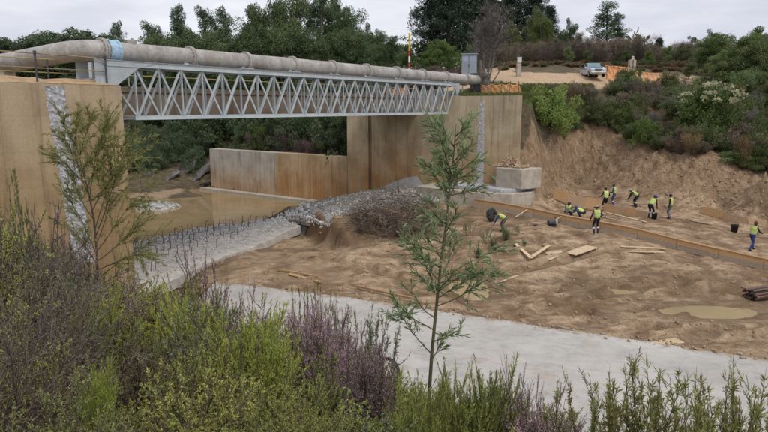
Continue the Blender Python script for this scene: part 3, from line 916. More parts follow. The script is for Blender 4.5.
o = scatter_rocks('rock_fill', [gpt(random.random(), random.random() ** .8, -.02) for _ in range(3600)] + [gpt(random.random() * .35, 1, -.4 * random.random()) for _ in range(300)], .04, .13, M_rock)
tag(o, 'loose grey crushed rock covering the weir ridge', 'rock fill')
pts = [apron_pt(random.random(), random.random() ** 1.5 * .36) for _ in range(2200)]
pts += [apron_pt(random.random(), .3 + .6 * random.random() ** 1.5) for _ in range(900)]
tag(scatter_rocks('rubble_edge', pts, .03, .13, M_rock), 'grey broken rubble along the water edge of the apron', 'rubble')
o = scatter_rocks('rubble_heap', [W(random.uniform(2.9, 5.6), random.uniform(-1.1, .2), 0) + Vector((0, 0, 3.22 + random.random() ** 2 * .9)) for _ in range(0)] or
                  [Vector((q.x, q.y, 3.57 + max(0, .95 - 1.1 * math.hypot(a - 5.1, (b + .5) * 1.3)) * random.random())) for a, b in [(random.uniform(3.9, 6.3), random.uniform(-1.1, .2)) for _ in range(420)] for q in [W(a, b)]], .04, .14, M_clod)
tag(o, 'brown rubble heaped on the broken concrete block', 'rubble')
c = G(290, 219, .1)
o = scatter_rocks('breach_rubble', [on((c.x + random.gauss(0, .55), c.y + random.gauss(0, .7)), .05 + .3 * random.random()) for _ in range(420)], .04, .2, M_rock)
tag(o, 'broken rock spilling where the apron meets the gabion ledge', 'rubble')
# pale rocks piled at the pool's left shore
for i in range(70):
    a, r_ = random.uniform(0, 2 * PI), math.sqrt(random.random())
    c = G(158, 207.5, WATER)
    p = Vector((c.x + 1.75 * r_ * math.cos(a), c.y + 1.7 * r_ * math.sin(a), 0))
    s = random.uniform(.16, .36)
    z = WATER - .05 + (1 - r_) * .42 * random.uniform(.5, 1)
    o = obj('shore_rock', SHORE[i % 6], None, (p.x, p.y, z + s * .2), (random.uniform(0, 6), random.uniform(0, 6), random.uniform(0, 6)), (s, s, s * .8))
    tag(o, 'pale angular rock in the heap at the edge of the muddy pool', 'rock', 'pale rocks heaped at the pool edge')
mb = MB(); mb.lathe([(1.75, -.5), (1.6, 0.02), (1.0, .22), (.3, .36), (.01, .38)], 24, (c.x, c.y, WATER - .03))
for k in range(len(mb.v)): mb.v[k][:, 2] += .06 * (RNG.random(len(mb.v[k])) - .5)
tag(mb.build('rock_bed', M_shore, None, False), kind='structure')
# strata of rock in the far river bank
for i, (px, py, s, tilt) in enumerate(((186, 170, 1.5, .8), (193, 160, 1.7, .75), (204, 172, 1.3, .7), (172, 178, 1.1, .6), (152, 172, 1.2, .5), (208, 184, .8, .5), (164, 164, 1.0, .9), (197, 178, .9, .6))):
    p = gt(px, py, 58, 95)
    o = obj('boulder', rock_mesh(100 + i, M_boulder, 2, .5), None, p + Vector((0, 0, .1)), (.3, -tilt, R(30 + 25 * math.sin(i * 2.1))), (s * 1.5, s * .6, s * .75))
    tag(o, ['long tilted grey rock slab in the dark bank under the bridge', 'grey boulder bedded in the dark bank under the bridge'][i % 2], 'rock', 'rocks in the far river bank')
# clods on the floor and on the cut face
flo = [gt(random.uniform(215, 800), random.uniform(203, 345), 17, 60) for _ in range(3000)]
flo += [p for p in [on(lerp(poly_at(bot_l, u_), poly_at(bot_l, u_) + Vector((.3, -.3, 0)), random.gauss(.2, .8))) for u_ in [random.random() for _ in range(500)]]]
flo += [Vector((x_, float(slab_far_y(x_)) + random.gauss(.05, .22), SLABZ)) for x_ in [random.uniform(-5, 14) for _ in range(500)]]
flo = [p for p in flo if p.z < 3 and not (p.y < slab_far_y(p.x) + .15 and p.z < SLABZ - .01)]
tag(scatter_rocks('clay_clods', flo, .015, .12, M_clod, .35, 5), 'small brown clods scattered over the dug floor', 'clods')
fac = [gt(random.uniform(545, 800), random.uniform(140, 216), 38, 70) for _ in range(1500)]
mb = MB(); rg = np.random.default_rng(61); rp_, rd_ = [], []
for _ in range(1700):
    p = gt(rg.uniform(545, 800), rg.uniform(128, 212), 38, 70)
    if p.z < .6: continue
    rp_.append((p.x, p.y - .03, p.z + .05)); rd_.append((rg.normal(0, .5), -.55, -.75))
mb.leaves(np.array(rp_), np.array(rd_), .40, .03, .45, rng=rg)
tag(mb.build('root_fibres', leaf_mat('dry_roots', (.11, .07, .045), (.20, .135, .085), (.36, .27, .18), 0)), 'dry roots and straw hanging on the cut earth face', 'roots', kind='stuff')
tag(scatter_rocks('face_clods', fac, .02, .17, M_clod, .4, 4), 'brown clods and stones stuck in the cut earth face', 'clods')

# ------------------------------------------------------------------ rebar sticking out of the apron
M_rebar = simple_mat('rebar_steel', (.10, .085, .08), (.17, .13, .11), 20, .7, metal=.5)
mb = MB(); mb.tube([(0, 0, -.1), (0, 0, .5), (.03, 0, .56), (.12, 0, .58), (.24, 0, .56)], .021, 5)
RB = mb.mesh('rebar', M_rebar, True)
mb = MB(); mb.tube([(0, 0, -.1), (.01, 0, .35), (.02, .02, .72)], .020, 5)
RB2 = mb.mesh('rebar', M_rebar, True)
for j, v in enumerate((.10, .22, .36, .52, .70)):
    for i in range(22 - 2 * j):
        u = (i + .5 + random.uniform(-.2, .2)) / (22 - 2 * j) * (1 - .10 * j)
        if j >= 3 and random.random() < .35: continue
        p = apron_pt(min(u, 1), min(v + random.uniform(-.02, .02), 1))
        o = obj('rebar', RB if random.random() < .7 else RB2, None, p, (random.uniform(-.12, .12), random.uniform(-.12, .12), random.uniform(-.5, .5) + (PI if random.random() < .2 else 0)), random.uniform(.7, 1.0))
        tag(o, 'rusty starter bar sticking up from the sloping concrete apron', 'rebar', 'rebar on the weir apron')
for i in range(16):
    p = gpt(.05 + i * .058, .35 + .3 * (i % 2), 0)
    o = obj('rebar', RB2, None, p, (random.uniform(-.2, .2), random.uniform(-.2, .2), random.uniform(0, 6)), random.uniform(.5, .8))
    tag(o, 'thin starter bar standing in the gabion ledge', 'rebar', 'rebar on the gabion ledge')
o = obj('rebar', RB2, None, gpt(.68, .4, 0), (.05, -.1, 0), 1.9); tag(o, 'tallest bar leaning out of the gabion ledge before the grey splash', 'rebar')

# ------------------------------------------------------------------ steel lattice pipe bridge
M_steel = simple_mat('painted_steel', (.47, .51, .52), (.38, .42, .435), 2.5, .5, metal=.15, bmp=.15)
pb = empty('pipe_bridge', (TR.x, TR.y, 7.2), 0, 'grey painted steel lattice bridge carrying the pipe over the river', 'bridge')
ZT, ZB = 9.50, 7.36
WID = 1.25
def tz(t, z, off=0.0):
    p = TR + U * t - N * off
    return Vector((p.x, p.y, z))
T0, T1, NP = 0.95, 26.6, 23
ts = [T0 + (T1 - T0) * i / NP for i in range(NP + 1)]
def member(name, a, b, w, h, mat=M_steel, flange=True):
    mb = MB(); mb.beam(a, b, w, h)
    return rel(mb.build(name, mat, pb), pb)
for off in (0, WID):
    mt = M_steel
    mb = MB(); mb.beam(tz(-.3, ZT, off), tz(27.9, ZT, off), .10, .20); mb.beam(tz(-.3, ZT + .108, off), tz(27.9, ZT + .108, off), .20, .014); mb.beam(tz(-.3, ZT - .108, off), tz(27.9, ZT - .108, off), .20, .014)
    rel(mb.build('top_chord', mt, pb), pb)
    mb = MB(); mb.beam(tz(T0 - .12, ZB, off), tz(T1 + .1, ZB, off), .09, .15); mb.beam(tz(T0 - .12, ZB - .083, off), tz(T1 + .1, ZB - .083, off), .19, .014)
    rel(mb.build('bottom_chord', mt, pb), pb)
    for i, t in enumerate(ts):
        mb = MB(); mb.beam(tz(t, ZB + .07, off), tz(t, ZT - .11, off), .10, .012, tuple(N)); mb.beam(tz(t - .045, ZB + .07, off - .045), tz(t - .045, ZT - .11, off - .045), .012, .09, tuple(N))
        rel(mb.build('vertical', mt, pb), pb)
    for i in range(NP):
        a, b_ = ts[i], ts[i + 1]
        for k, (z0, z1) in enumerate(((ZB + .06, ZT - .1), (ZT - .1, ZB + .06))):
            if off and k == 1: continue
            dd = .028 if k else -.028
            mb = MB(); mb.beam(tz(a + .04, z0, off + dd), tz(b_ - .04, z1, off + dd), .085, .012, tuple(N)); mb.beam(tz(a + .0, z0, off + dd + .03), tz(b_ - .08, z1, off + dd + .03), .012, .06, tuple(N))
            rel(mb.build('diagonal', mt, pb), pb)
    # raking end members
    member('end_raker', tz(T0 - .02, ZB + .05, off), tz(-.05, ZT - .75, off), .09, .09)
    member('end_raker', tz(T1, ZB + .05, off), tz(27.85, ZT - .12, off), .09, .09)
for i in range(0, NP + 1):
    member('cross_member', tz(ts[i], ZB + .005, .05), tz(ts[i], ZB + .005, WID - .05), .07, .09)
    if i % 2 == 0: member('cross_member', tz(ts[i], ZT - .05, .06), tz(ts[i], ZT - .05, WID - .06), .08, .08)
# end gussets and bearings
for off in (-.06, WID + .06):
    for (pts, nm) in (([(-.75, ZT + .13), (2.1, ZT + .10), (1.15, ZT - .12), (.15, ZT - .83), (-.3, ZT - .87), (-.75, ZT - .87)], 'gusset_plate'),
                      ([(27.1, ZT + .1), (28.35, ZT + .1), (28.35, ZT - .87), (28.0, ZT - .87), (27.75, ZT - .35), (27.1, ZT - .12)], 'gusset_plate')):
        mb = MB(); n = len(pts)
        v = [tuple(tz(t, z, off - .012)) for t, z in pts] + [tuple(tz(t, z, off + .012)) for t, z in pts]
        mb.add(v, [[i, (i + 1) % n, n + (i + 1) % n, n + i] for i in range(n)])
        for ring in ([i for i in range(n)][::-1], [n + i for i in range(n)]):
            mb.f.append(np.array([[mb.n - 2 * n + q for q in ring]])); mb.m.append(np.zeros(1, np.int32))
        rel(mb.build(nm, M_steel, pb), pb)
for t in (-.45, 28.15):
    mb = MB(); mb.beam(tz(t, TOPZ + .05, -.2), tz(t, TOPZ + .05, WID + .2), .5, .09); mb.beam(tz(t, TOPZ + .2, -.1), tz(t, TOPZ + .2, WID + .1), .25, .2)
    rel(mb.build('bearing', M_steel, pb), pb)
for t in (-.7, -.25):
    member('bearing_post', tz(t, TOPZ + .3, .3), tz(t, ZT, .3), .12, .12)
PIPEZ, PR = 9.99, .405
flt = [4.15 + 3.3 * i for i in range(8)]
for t in flt:
    # saddle cradle at every joint
    mb = MB(); k = 9; off = WID / 2; tt = t - .45
    prof = [(-.42, ZT + .12), (.42, ZT + .12), (.42, ZT + .16)] + [((PR + .012) * math.cos(a), PIPEZ + (PR + .012) * math.sin(a)) for a in [R(-40 - 100 * i / 8) for i in range(9)]] + [(-.42, ZT + .16)]
    prof = [(x * .98, z) for x, z in prof]
    n = len(prof)
    v = [tuple(tz(tt - .1, z, off + x)) for x, z in prof] + [tuple(tz(tt + .1, z, off + x)) for x, z in prof]
    mb.add(v, [[i, (i + 1) % n, n + (i + 1) % n, n + i] for i in range(n)])
    for ring in ([i for i in range(n)][::-1], [n + i for i in range(n)]):
        mb.f.append(np.array([[mb.n - 2 * n + q for q in ring]])); mb.m.append(np.zeros(1, np.int32))
    rel(mb.build('pipe_saddle', M_steel, pb), pb)
    member('saddle_plate', tz(tt - .35, ZT + .118 + .02, .0), tz(tt + .35, ZT + .118 + .02, .0), .22, .03)
    member('saddle_plate', tz(tt - .35, ZT + .118 + .02, WID), tz(tt + .35, ZT + .118 + .02, WID), .22, .03)

# ------------------------------------------------------------------ pipeline
def pipe_material():
    m, nt, b, _ = new_mat('weathered_pipe')
    b.inputs['Roughness'].default_value = .6
    b.inputs['Specular IOR Level'].default_value = .35
    pos = geo_pos(nt).outputs['Position']
    n1 = noise(nt, 1.2, 6, .65, pos, (1, 1, .5)); n2 = noise(nt, 7, 5, .65, pos); n3 = noise(nt, .5, 4, .6, pos)
    r = ramp(nt, [(.3, (.22, .20, .178)), (.48, (.335, .32, .297)), (.68, (.45, .437, .412))]); nt.links.new(n1, r.inputs[0])
    r2 = ramp(nt, [(.33, (.78, .75, .72)), (.6, (1.05, 1.05, 1.05))]); nt.links.new(n2, r2.inputs[0])
    c = mixc(nt, 1, r.outputs[0], r2.outputs[0], 'MULTIPLY')
    r3 = ramp(nt, [(.55, (0, 0, 0)), (.7, (.55, .55, .55))]); nt.links.new(n3, r3.inputs[0])
    c = mixc(nt, r3.outputs[0], c, (.24, .18, .13))
    nt.links.new(c, b.inputs['Base Color'])
    bump(nt, b, n2, .2, .02)
    return m
M_pipe = pipe_material()
M_flange = simple_mat('pipe_flange', (.30, .275, .245), (.40, .375, .345), 6, .7, bmp=.3)
M_blue = simple_mat('blue_coupling', (.20, .36, .50), (.45, .56, .64), 7, .5, bmp=.2)
pl_ = empty('water_pipeline', tz(0, ZT, WID / 2), 0, 'long weathered grey water pipe with bolted collars lying along the lattice bridge', 'pipe')
def pz(t): return tz(t, PIPEZ, WID / 2)
ends = [.6] + flt + [30.4, 33.2]
for a, b_ in zip(ends[:-1], ends[1:]):
    mb = MB(); mb.tube([lerp(pz(a), pz(b_), i / 4) for i in range(5)], PR, 28, False)
    rel(mb.build('pipe_section', M_pipe, pl_, True), pl_)
def collar(p, d, r0=PR, mat=M_flange, nb=16):
    rot = Vector((0, 0, 1)).rotation_difference(d).to_matrix()
    mb = MB(); mb.lathe([(r0 - .02, -.085), (r0 + .09, -.085), (r0 + .10, -.075), (r0 + .10, -.012), (r0 + .03, -.010), (r0 + .03, .010), (r0 + .10, .012), (r0 + .10, .075), (r0 + .09, .085), (r0 - .02, .085)], 28, p, rot)
    f = rel(mb.build('flange', mat, pl_, False), pl_)
    mb = MB()
    for k in range(nb):
        a = 2 * PI * k / nb
        c = p + rot @ Vector((math.cos(a) * (r0 + .065), math.sin(a) * (r0 + .065), 0))
        mb.tube([c - d * .13, c + d * .13], .02, 6)
    o = mb.build('bolts', M_flange, f); o['kind'] = 'stuff'; return f
for t in flt + [30.4]:
    collar(pz(t), U)
mb = MB(); rot = Vector((0, 0, 1)).rotation_difference(U).to_matrix()
# elbow: blue coupling, swept bend, run to the left
bl0, bl1 = pz(.15), pz(.62)
mb.lathe([(PR - .01, 0), (PR + .07, .0), (PR + .07, .10), (PR + .035, .11), (PR + .035, .36), (PR + .07, .37), (PR + .07, .47), (PR - .01, .47)], 28, bl0, rot)
rel(mb.build('blue_coupling', M_blue, pl_), pl_)
mb = MB(); mb.tube([pz(-.05), pz(.2)], PR, 28, False)
rel(mb.build('pipe_section', M_pipe, pl_, True), pl_)
dl = Vector((-.87, .49, -.065)).normalized()
e0 = pz(-.05); pts = []
ctrl = e0 - U * .8
for i in range(15):
    t = i / 14; a = e0; c_ = ctrl; b_ = ctrl + dl * 1.5
    pts.append(a * (1 - t) ** 2 + c_ * 2 * t * (1 - t) + b_ * t * t)
mb = MB(); mb.tube(pts, PR, 28, False); rel(mb.build('pipe_elbow', M_pipe, pl_, True), pl_)
q0 = pts[-1]
mb = MB(); mb.tube([q0 + dl * (i * 3) for i in range(11)], PR, 28, False); rel(mb.build('pipe_section', M_pipe, pl_, True), pl_)
collar(pz(-.02), U)
collar(q0 + dl * 9, dl)
for k in (4, 14, 24):                                   # plinths under the left run
    p = q0 + dl * k
    mb = MB(); mb.beam(p + Vector((0, 0, -PR - .9)), p + Vector((0, 0, -PR + .12)), .5, 1.0, tuple(dl)); rel(mb.build('plinth', M_pale, pl_), pl_)
mb = MB(); a = pz(1.35) + Vector((0, 0, PR - .02)); mb.box(a + Vector((0, 0, .07)), (.3, .3, .16)); mb.tube([a, a + Vector((0, 0, .22))], .06, 8)
rel(mb.build('air_valve', M_flange, pl_), pl_)
mb = MB(); p = pz(33.2); mb.beam(p + Vector((0, 0, -1.6)), p + Vector((0, 0, .6)), 1.4, .9, tuple(U)); rel(mb.build('anchor_block', M_boulder, pl_), pl_)

# ------------------------------------------------------------------ older concrete bridge just upstream
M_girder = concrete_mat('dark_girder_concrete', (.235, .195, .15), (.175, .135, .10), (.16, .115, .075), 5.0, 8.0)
M_yel = simple_mat('yellow_rail_paint', (.40, .31, .08), (.30, .24, .10), 6, .6)
rb = empty('concrete_bridge', tz(0, 7.3, 3.4), 0, 'brown stained concrete girder bridge seen through the lattice, with yellow handrail', 'bridge')
def rbeam(name, t0, t1, off, z, w, h, mat):
    mb = MB(); mb.beam(tz(t0, z, off), tz(t1, z, off), w, h); return rel(mb.build(name, mat, rb), rb)
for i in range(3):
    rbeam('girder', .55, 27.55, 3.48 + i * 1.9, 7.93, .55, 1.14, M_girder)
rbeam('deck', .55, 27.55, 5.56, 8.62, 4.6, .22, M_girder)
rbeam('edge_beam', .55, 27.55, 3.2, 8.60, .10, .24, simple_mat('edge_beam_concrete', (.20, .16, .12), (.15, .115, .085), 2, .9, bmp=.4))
for off in (3.1,):
    for z in (9.22,):
        mb = MB(); mb.tube([tz(.6, z, off), tz(27.5, z, off)], .024, 6); rel(mb.build('rail', M_yel, rb), rb)
    for i in range(15):
        mb = MB(); t = .7 + i * 26.7 / 14; mb.tube([tz(t, 8.74, off), tz(t, 9.26, off)], .03, 6); rel(mb.build('rail_post', M_flange, rb), rb)

# ------------------------------------------------------------------ handrail on the near abutment
M_railp = simple_mat('rail_post_steel', (.055, .06, .075), (.09, .095, .11), 5, .6, metal=.3)
M_railr = simple_mat('rail_pipe', (.36, .28, .13), (.20, .17, .12), 5, .6)
hr = empty('handrail', C1 - U * 2 - N * .35 + Vector((0, 0, TOPZ)), 0, 'pipe handrail with dark posts along the top of the near abutment', 'handrail')
def ab(t, z, off=.35):
    p = C1 - U * t - N * off; return Vector((p.x, p.y, z))
for t in (.35, 2.95, 5.6, 8.2):
    mb = MB(); mb.tube([ab(t, TOPZ), ab(t, TOPZ + 1.06)], .036, 8); mb.box(ab(t, TOPZ + .012), (.2, .2, .022), Matrix.Rotation(-YAW, 3, 'Z')); mb.tube([ab(t, TOPZ + 1.0), ab(t, TOPZ + 1.13)], .055, 8)
    rel(mb.build('post', M_railp, hr), hr)
for z, nm in ((TOPZ + 1.04, 'top_rail'), (TOPZ + .54, 'mid_rail')):
    mb = MB(); mb.tube([ab(12, z), ab(8.2, z), ab(2.95, z), ab(.7, z - .02), ab(.4, z - .1), ab(.35, z - .3)] if nm == 'top_rail' else [ab(12, z), ab(.35, z)], .022, 7); rel(mb.build(nm, M_railr, hr, True), hr)
hr2 = empty('handrail', C1 - U * .3 - N * 2.2 + Vector((0, 0, TOPZ)), 0, 'short handrail beside the pipe bend, partly behind the gusset plate', 'handrail')
for t in (.35, 1.6, 3.4):
    mb = MB(); mb.tube([ab(t, TOPZ, 2.3), ab(t, TOPZ + 1.0, 2.3)], .04, 8); rel(mb.build('post', M_railp, hr2), hr2)
for z, nm in ((TOPZ + 1.0, 'top_rail'), (TOPZ + .5, 'mid_rail')):
    mb = MB(); mb.tube([ab(3.4, z, 2.3), ab(.35, z, 2.3)], .02, 7); rel(mb.build(nm, M_yel, hr2, True), hr2)

# ------------------------------------------------------------------ trees
M_bark = simple_mat('bark', (.075, .06, .045), (.14, .115, .09), 12, .95, bmp=.6)
M_palebark = simple_mat('pale_bark', (.16, .145, .125), (.27, .25, .22), 10, .9, bmp=.4)
LM = {
    'gum': leaf_mat('gum_leaves', (0.049, 0.080, 0.043), (0.099, 0.139, 0.074), (0.173, 0.212, 0.111), .2),
    'dense': leaf_mat('wattle_leaves', (0.055, 0.088, 0.040), (0.104, 0.149, 0.065), (0.173, 0.223, 0.089), .2),
    'olive': leaf_mat('olive_leaves', (0.067, 0.084, 0.033), (0.123, 0.146, 0.057), (0.189, 0.207, 0.084), .2),
    'pine': leaf_mat('pine_needles', (0.014, 0.028, 0.018), (0.028, 0.048, 0.028), (0.050, 0.070, 0.039), .1),
    'willow': leaf_mat('willow_leaves', (0.098, 0.124, 0.033), (0.156, 0.182, 0.052), (0.221, 0.234, 0.078), .3),
    'green': leaf_mat('bright_leaves', (0.067, 0.113, 0.033), (0.123, 0.189, 0.052), (0.207, 0.264, 0.084), .25),
    'brown': leaf_mat('dry_twigs', (0.073, 0.054, 0.049), (0.139, 0.101, 0.090), (0.211, 0.155, 0.130), .0),
    'grey': leaf_mat('grey_twigs', (0.100, 0.089, 0.080), (0.172, 0.157, 0.143), (0.243, 0.222, 0.200), .0),
    'rust': leaf_mat('rusty_shrub', (0.143, 0.094, 0.051), (0.243, 0.165, 0.086), (0.343, 0.243, 0.129), .1),
    'mid': leaf_mat('slope_leaves', (0.092, 0.127, 0.052), (0.154, 0.197, 0.080), (0.238, 0.277, 0.123), .25),
    'umber': leaf_mat('umber_twigs', (0.106, 0.083, 0.060), (0.181, 0.140, 0.103), (0.263, 0.213, 0.156), .0),
    'lush': leaf_mat('lush_leaves', (.13, .20, .05), (.20, .29, .08), (.28, .36, .12), .3),
    'cream': leaf_mat('cream_blossom', (.34, .34, .19), (.44, .43, .27), (.52, .50, .34), .2),
}
def rnd_dir(rng, n):
    d = rng.normal(0, 1, (n, 3)); return d / np.linalg.norm(d, axis=1, keepdims=True)
def limb(rng, p, d, length, bend, n=4):
    pts = [np.array(p, float)]; d = np.array(d, float)
    for _ in range(n):
        d = d + rng.normal(0, bend, 3); d /= np.linalg.norm(d)
        pts.append(pts[-1] + d * length / n)
    return pts
def clump(mb, rng, c, rad, n, size, asp=.55, updir=.3, jit=.8, shell=.45):
    d = rnd_dir(rng, n); r = (shell + (1 - shell) * rng.random(n)) ** .8
    pos = np.array(c) + d * r[:, None] * np.array(rad)
    dirs = d * .6 + np.array([0, 0, updir])
    mb.leaves(pos, dirs, size, size * asp, jit, rng=rng)
def make_tree(kind, seed):
    """about 10 m tall, base at the origin; returns (trunk mesh builder, crown mesh builder)"""
    rng = np.random.default_rng(seed); tb, cb = MB(), MB()
    if kind == 'gum':
        h = 10; tr = limb(rng, (0, 0, -.3), (0, 0, 1), h * .9, .06, 8); tb.tube(tr, list(np.linspace(.17, .04, 9)), 7)
        for k in range(15):
            t = .34 + .62 * k / 15; b = tr[min(int(t * 8), 8)]
            a = rng.uniform(0, 6.28); ln = (1.15 - t) * rng.uniform(1.8, 3.6)
            lb = limb(rng, b, (math.cos(a), math.sin(a), rng.uniform(.5, 1.1)), ln, .18, 4); tb.tube(lb, [.055, .045, .035, .025, .015], 5)
            for q in (2, 3, 4):
                if rng.random() < .85:
                    clump(cb, rng, lb[q] + rng.normal(0, .25, 3), rng.uniform(.35, .8) * np.array([1, 1, .75]), int(rng.uniform(110, 230)), .20, .42, -.2)
        for _ in range(4): clump(cb, rng, tr[8] + rng.normal(0, .4, 3), np.array([.5, .5, .6]) * rng.uniform(.6, 1.2), 170, .19, .42, -.2)
    elif kind in ('dense', 'willow'):
        tr = limb(rng, (0, 0, -.3), (0, 0, 1), 7.5, .08, 6); tb.tube(tr, list(np.linspace(.22, .06, 7)), 7)
        for k in range(30):
            t = rng.uniform(.12, 1); b = tr[min(int(t * 6), 6)]; a = rng.uniform(0, 6.28)
            ln = rng.uniform(1.2, 3.3) * (1.25 - .55 * t)
            lb = limb(rng, b, (math.cos(a), math.sin(a), rng.uniform(.2, .9)), ln, .15, 3); tb.tube(lb, [.06, .045, .03, .02], 5)
            for q in (2, 3):
                clump(cb, rng, lb[q] + rng.normal(0, .2, 3), np.array([1, 1, .75]) * rng.uniform(.55, 1.2), 300, .20, .5, .35 if kind == 'dense' else -.9)
        for _ in range(6): clump(cb, rng, tr[6] + rng.normal(0, .7, 3), np.array([.9, .9, .9]) * rng.uniform(.5, 1), 280, .19, .5, .5)
    elif kind == 'pine':
        tr = limb(rng, (0, 0, -.3), (0, 0, 1), 10.3, .02, 8); tb.tube(tr, list(np.linspace(.24, .03, 9)), 7)
        for k in range(58):
            t = .2 + .8 * (k / 58); z = t * 10; a = k * 2.4 + rng.uniform(-.4, .4); ln = (1.06 - t) * rng.uniform(2.6, 4.0) + .25
            b = np.array([0, 0, z]); lb = limb(rng, b, (math.cos(a), math.sin(a), .12), ln, .09, 4); tb.tube(lb, [.05, .04, .03, .02, .01], 4)
            for q in (1, 2, 3, 4):
                clump(cb, rng, lb[q] + rng.normal(0, .12, 3), np.array([.55, .55, .26]) * rng.uniform(.7, 1.2), 55, .34, .22, .15, .9)
    elif kind in ('bare', 'brush'):
        dens = 1 if kind == 'bare' else 2
        stems = 3 if kind == 'bare' else 7
        for s_ in range(stems):
            a0 = rng.uniform(0, 6.28); sp = .12 if kind == 'bare' else .45
            tr = limb(rng, (rng.normal(0, .2), rng.normal(0, .2), -.3), (sp * math.cos(a0), sp * math.sin(a0), 1), rng.uniform(7, 9.5), .07, 7)
            tb.tube(tr, list(np.linspace(.11, .02, 8)), 5)
            for k in range(16):
                t = rng.uniform(.2, 1); b = tr[min(int(t * 7), 7)]; a = rng.uniform(0, 6.28)
                lb = limb(rng, b, (math.cos(a), math.sin(a), 1.1), rng.uniform(1.0, 2.6) * (1.3 - .6 * t), .16, 4); tb.tube(lb, [.035, .028, .02, .014, .008], 4)
                for q in (1, 2, 3, 4):
                    n = 22; pos = np.array(lb[q]) + rng.normal(0, .25, (n, 3)); cb.leaves(pos, np.tile([0, 0, .8], (n, 1)) + (pos - lb[q]) * 1.5, .75, .035, .45, rng=rng)
    elif kind == 'bush':
        for k in range(26):
            a, el = rng.uniform(0, 6.28), rng.uniform(.1, 1.45)
            ln = rng.uniform(4.2, 8.5) * (.72 + .28 * math.sin(el))
            lb = limb(rng, (0, 0, -.2), (math.cos(a) * math.cos(el), math.sin(a) * math.cos(el), math.sin(el)), ln, .12, 4); tb.tube(lb, [.12, .09, .07, .045, .02], 4)
            for q in (2, 3, 4):
                clump(cb, rng, lb[q] + rng.normal(0, .5, 3), np.array([1.5, 1.5, 1.2]) * rng.uniform(.6, 1.25), 170, .45, .5, .5, .7)
    elif kind == 'frond':                                   # loose feathery upright shrub
        for k in range(34):
            a = rng.uniform(0, 6.28); sp = rng.uniform(.05, .75)
            lb = limb(rng, (rng.normal(0, .4), rng.normal(0, .4), -.2), (sp * math.cos(a), sp * math.sin(a), 1), rng.uniform(6, 10), .08, 6); tb.tube(lb, list(np.linspace(.07, .015, 7)), 4)
            for q in range(2, 7):
                n = 34; pos = np.array(lb[q]) + rng.normal(0, .42, (n, 3)); cb.leaves(pos, np.tile([0, 0, .8], (n, 1)) + (pos - lb[q]), .75, .22, .5, rng=rng)
    return tb, cb
TREES = {}
def proto(kind, leafm, barkm, seeds):
    out = []
    for s_ in seeds:
        tb, cb = make_tree(kind, s_)
        zz = np.concatenate([v[:, 2] for v in cb.v]); k_ = 10.0 / np.percentile(zz, 99.6)
        for q in tb.v + cb.v: q *= np.array([1, 1, k_])
        out.append((tb.mesh('trunk', barkm, True), cb.mesh('crown', LM[leafm])))
    return out
TREES['gum'] = proto('gum', 'gum', M_bark, (1, 2, 3, 4))
TREES['dense'] = proto('dense', 'dense', M_bark, (5, 6, 7))
TREES['willow'] = proto('willow', 'willow', M_palebark, (8, 9))
TREES['pine'] = proto('pine', 'pine', M_bark, (10, 11))
TREES['bare'] = proto('bare', 'grey', M_palebark, (12, 13))
TREES['brush'] = proto('brush', 'brown', M_bark, (14, 15))
TREES['bush'] = proto('bush', 'dense', M_bark, (16, 17, 18))
TREES['frond'] = proto('frond', 'olive', M_bark, (19, 20))
tcount = 0
COLLARS = [131, 194, 250, 298, 338, 372, 402, 428, 452]
ORD = ['blue coupling', 'first collar', 'second collar', 'third collar', 'fourth collar', 'fifth collar', 'sixth collar', 'seventh collar', 'last collar']
def by_collar(px):
    k = min(range(9), key=lambda q: abs(COLLARS[q] - px))
    d = px - COLLARS[k]
    return ('just left of' if d < -8 else 'just right of' if d > 8 else 'above') + ' the ' + ORD[k]
def plant(kind, p, h, w=None, name='tree', label='', cat='tree', group=None, leaf=None, sink=0.05):
    """plant one tree of height h at p"""
    global tcount
    tcount += 1
    tm, cm = TREES[kind][tcount % len(TREES[kind])]
    s = h / 10.0; w = w or s
    e = empty(name, (p[0], p[1], p[2] - sink), random.uniform(0, 6.28), label, cat, group)
    t = obj('trunk', tm, e, scale=(w, w, s)); c = obj('crown', cm, e, scale=(w, w, s))
    if leaf:
        c.material_slots[0].link = 'OBJECT'; c.material_slots[0].material = LM[leaf]
    return e
def plant_px(kind, px, D, top_py, **k):
    x = Q(px, D, 10).x; g = on((x, D)); top = P(px, top_py, D).z
    wf = k.pop('wf', 1.0)
    h = max(top - g.z, .5)
    return plant(kind, g, h, w=h / 10 * wf, **k)
# gum trees on the left skyline
lab_l = ['leftmost wispy gum tree on the skyline above the pipe bend', 'second wispy gum tree from the left edge of the skyline', 'slim gum tree above the middle of the left handrail', 'tallest of the sparse gums left of the blue coupling', 'small gum tree just left of the blue coupling']
for (px, t), lb in zip(((6, 45), (30, 40), (52, 37), (70, 27), (92, 33)), lab_l):
    plant_px('gum', px, 70 + (px % 7), t, name='gum_tree', label=lb, group='gum trees on the skyline', wf=1.8)
for px, t in ((-20, 40), (-6, 40), (8, 42), (18, 46), (34, 40), (42, 42), (54, 40), (62, 36), (74, 38), (82, 36), (96, 38), (104, 40), (112, 38)):
    plant_px('gum', px, 70 + (px % 5), t - 2, name='gum_tree', label='low background gum among the left skyline trees', group='background gums on the skyline', wf=2.3)
for px, t, D in ((118, 30, 82), (130, 22, 86), (146, 34, 84), (158, 20, 90), (170, 26, 82), (180, 6, 86), (195, 13, 90), (210, 4, 84), (222, 14, 90), (233, 7, 86), (246, 10, 90)):
    plant_px('gum', px, D, t, name='gum_tree', label='tall dark gum with loose crown, ' + by_collar(px), group='gums behind the pipe', wf=.95)
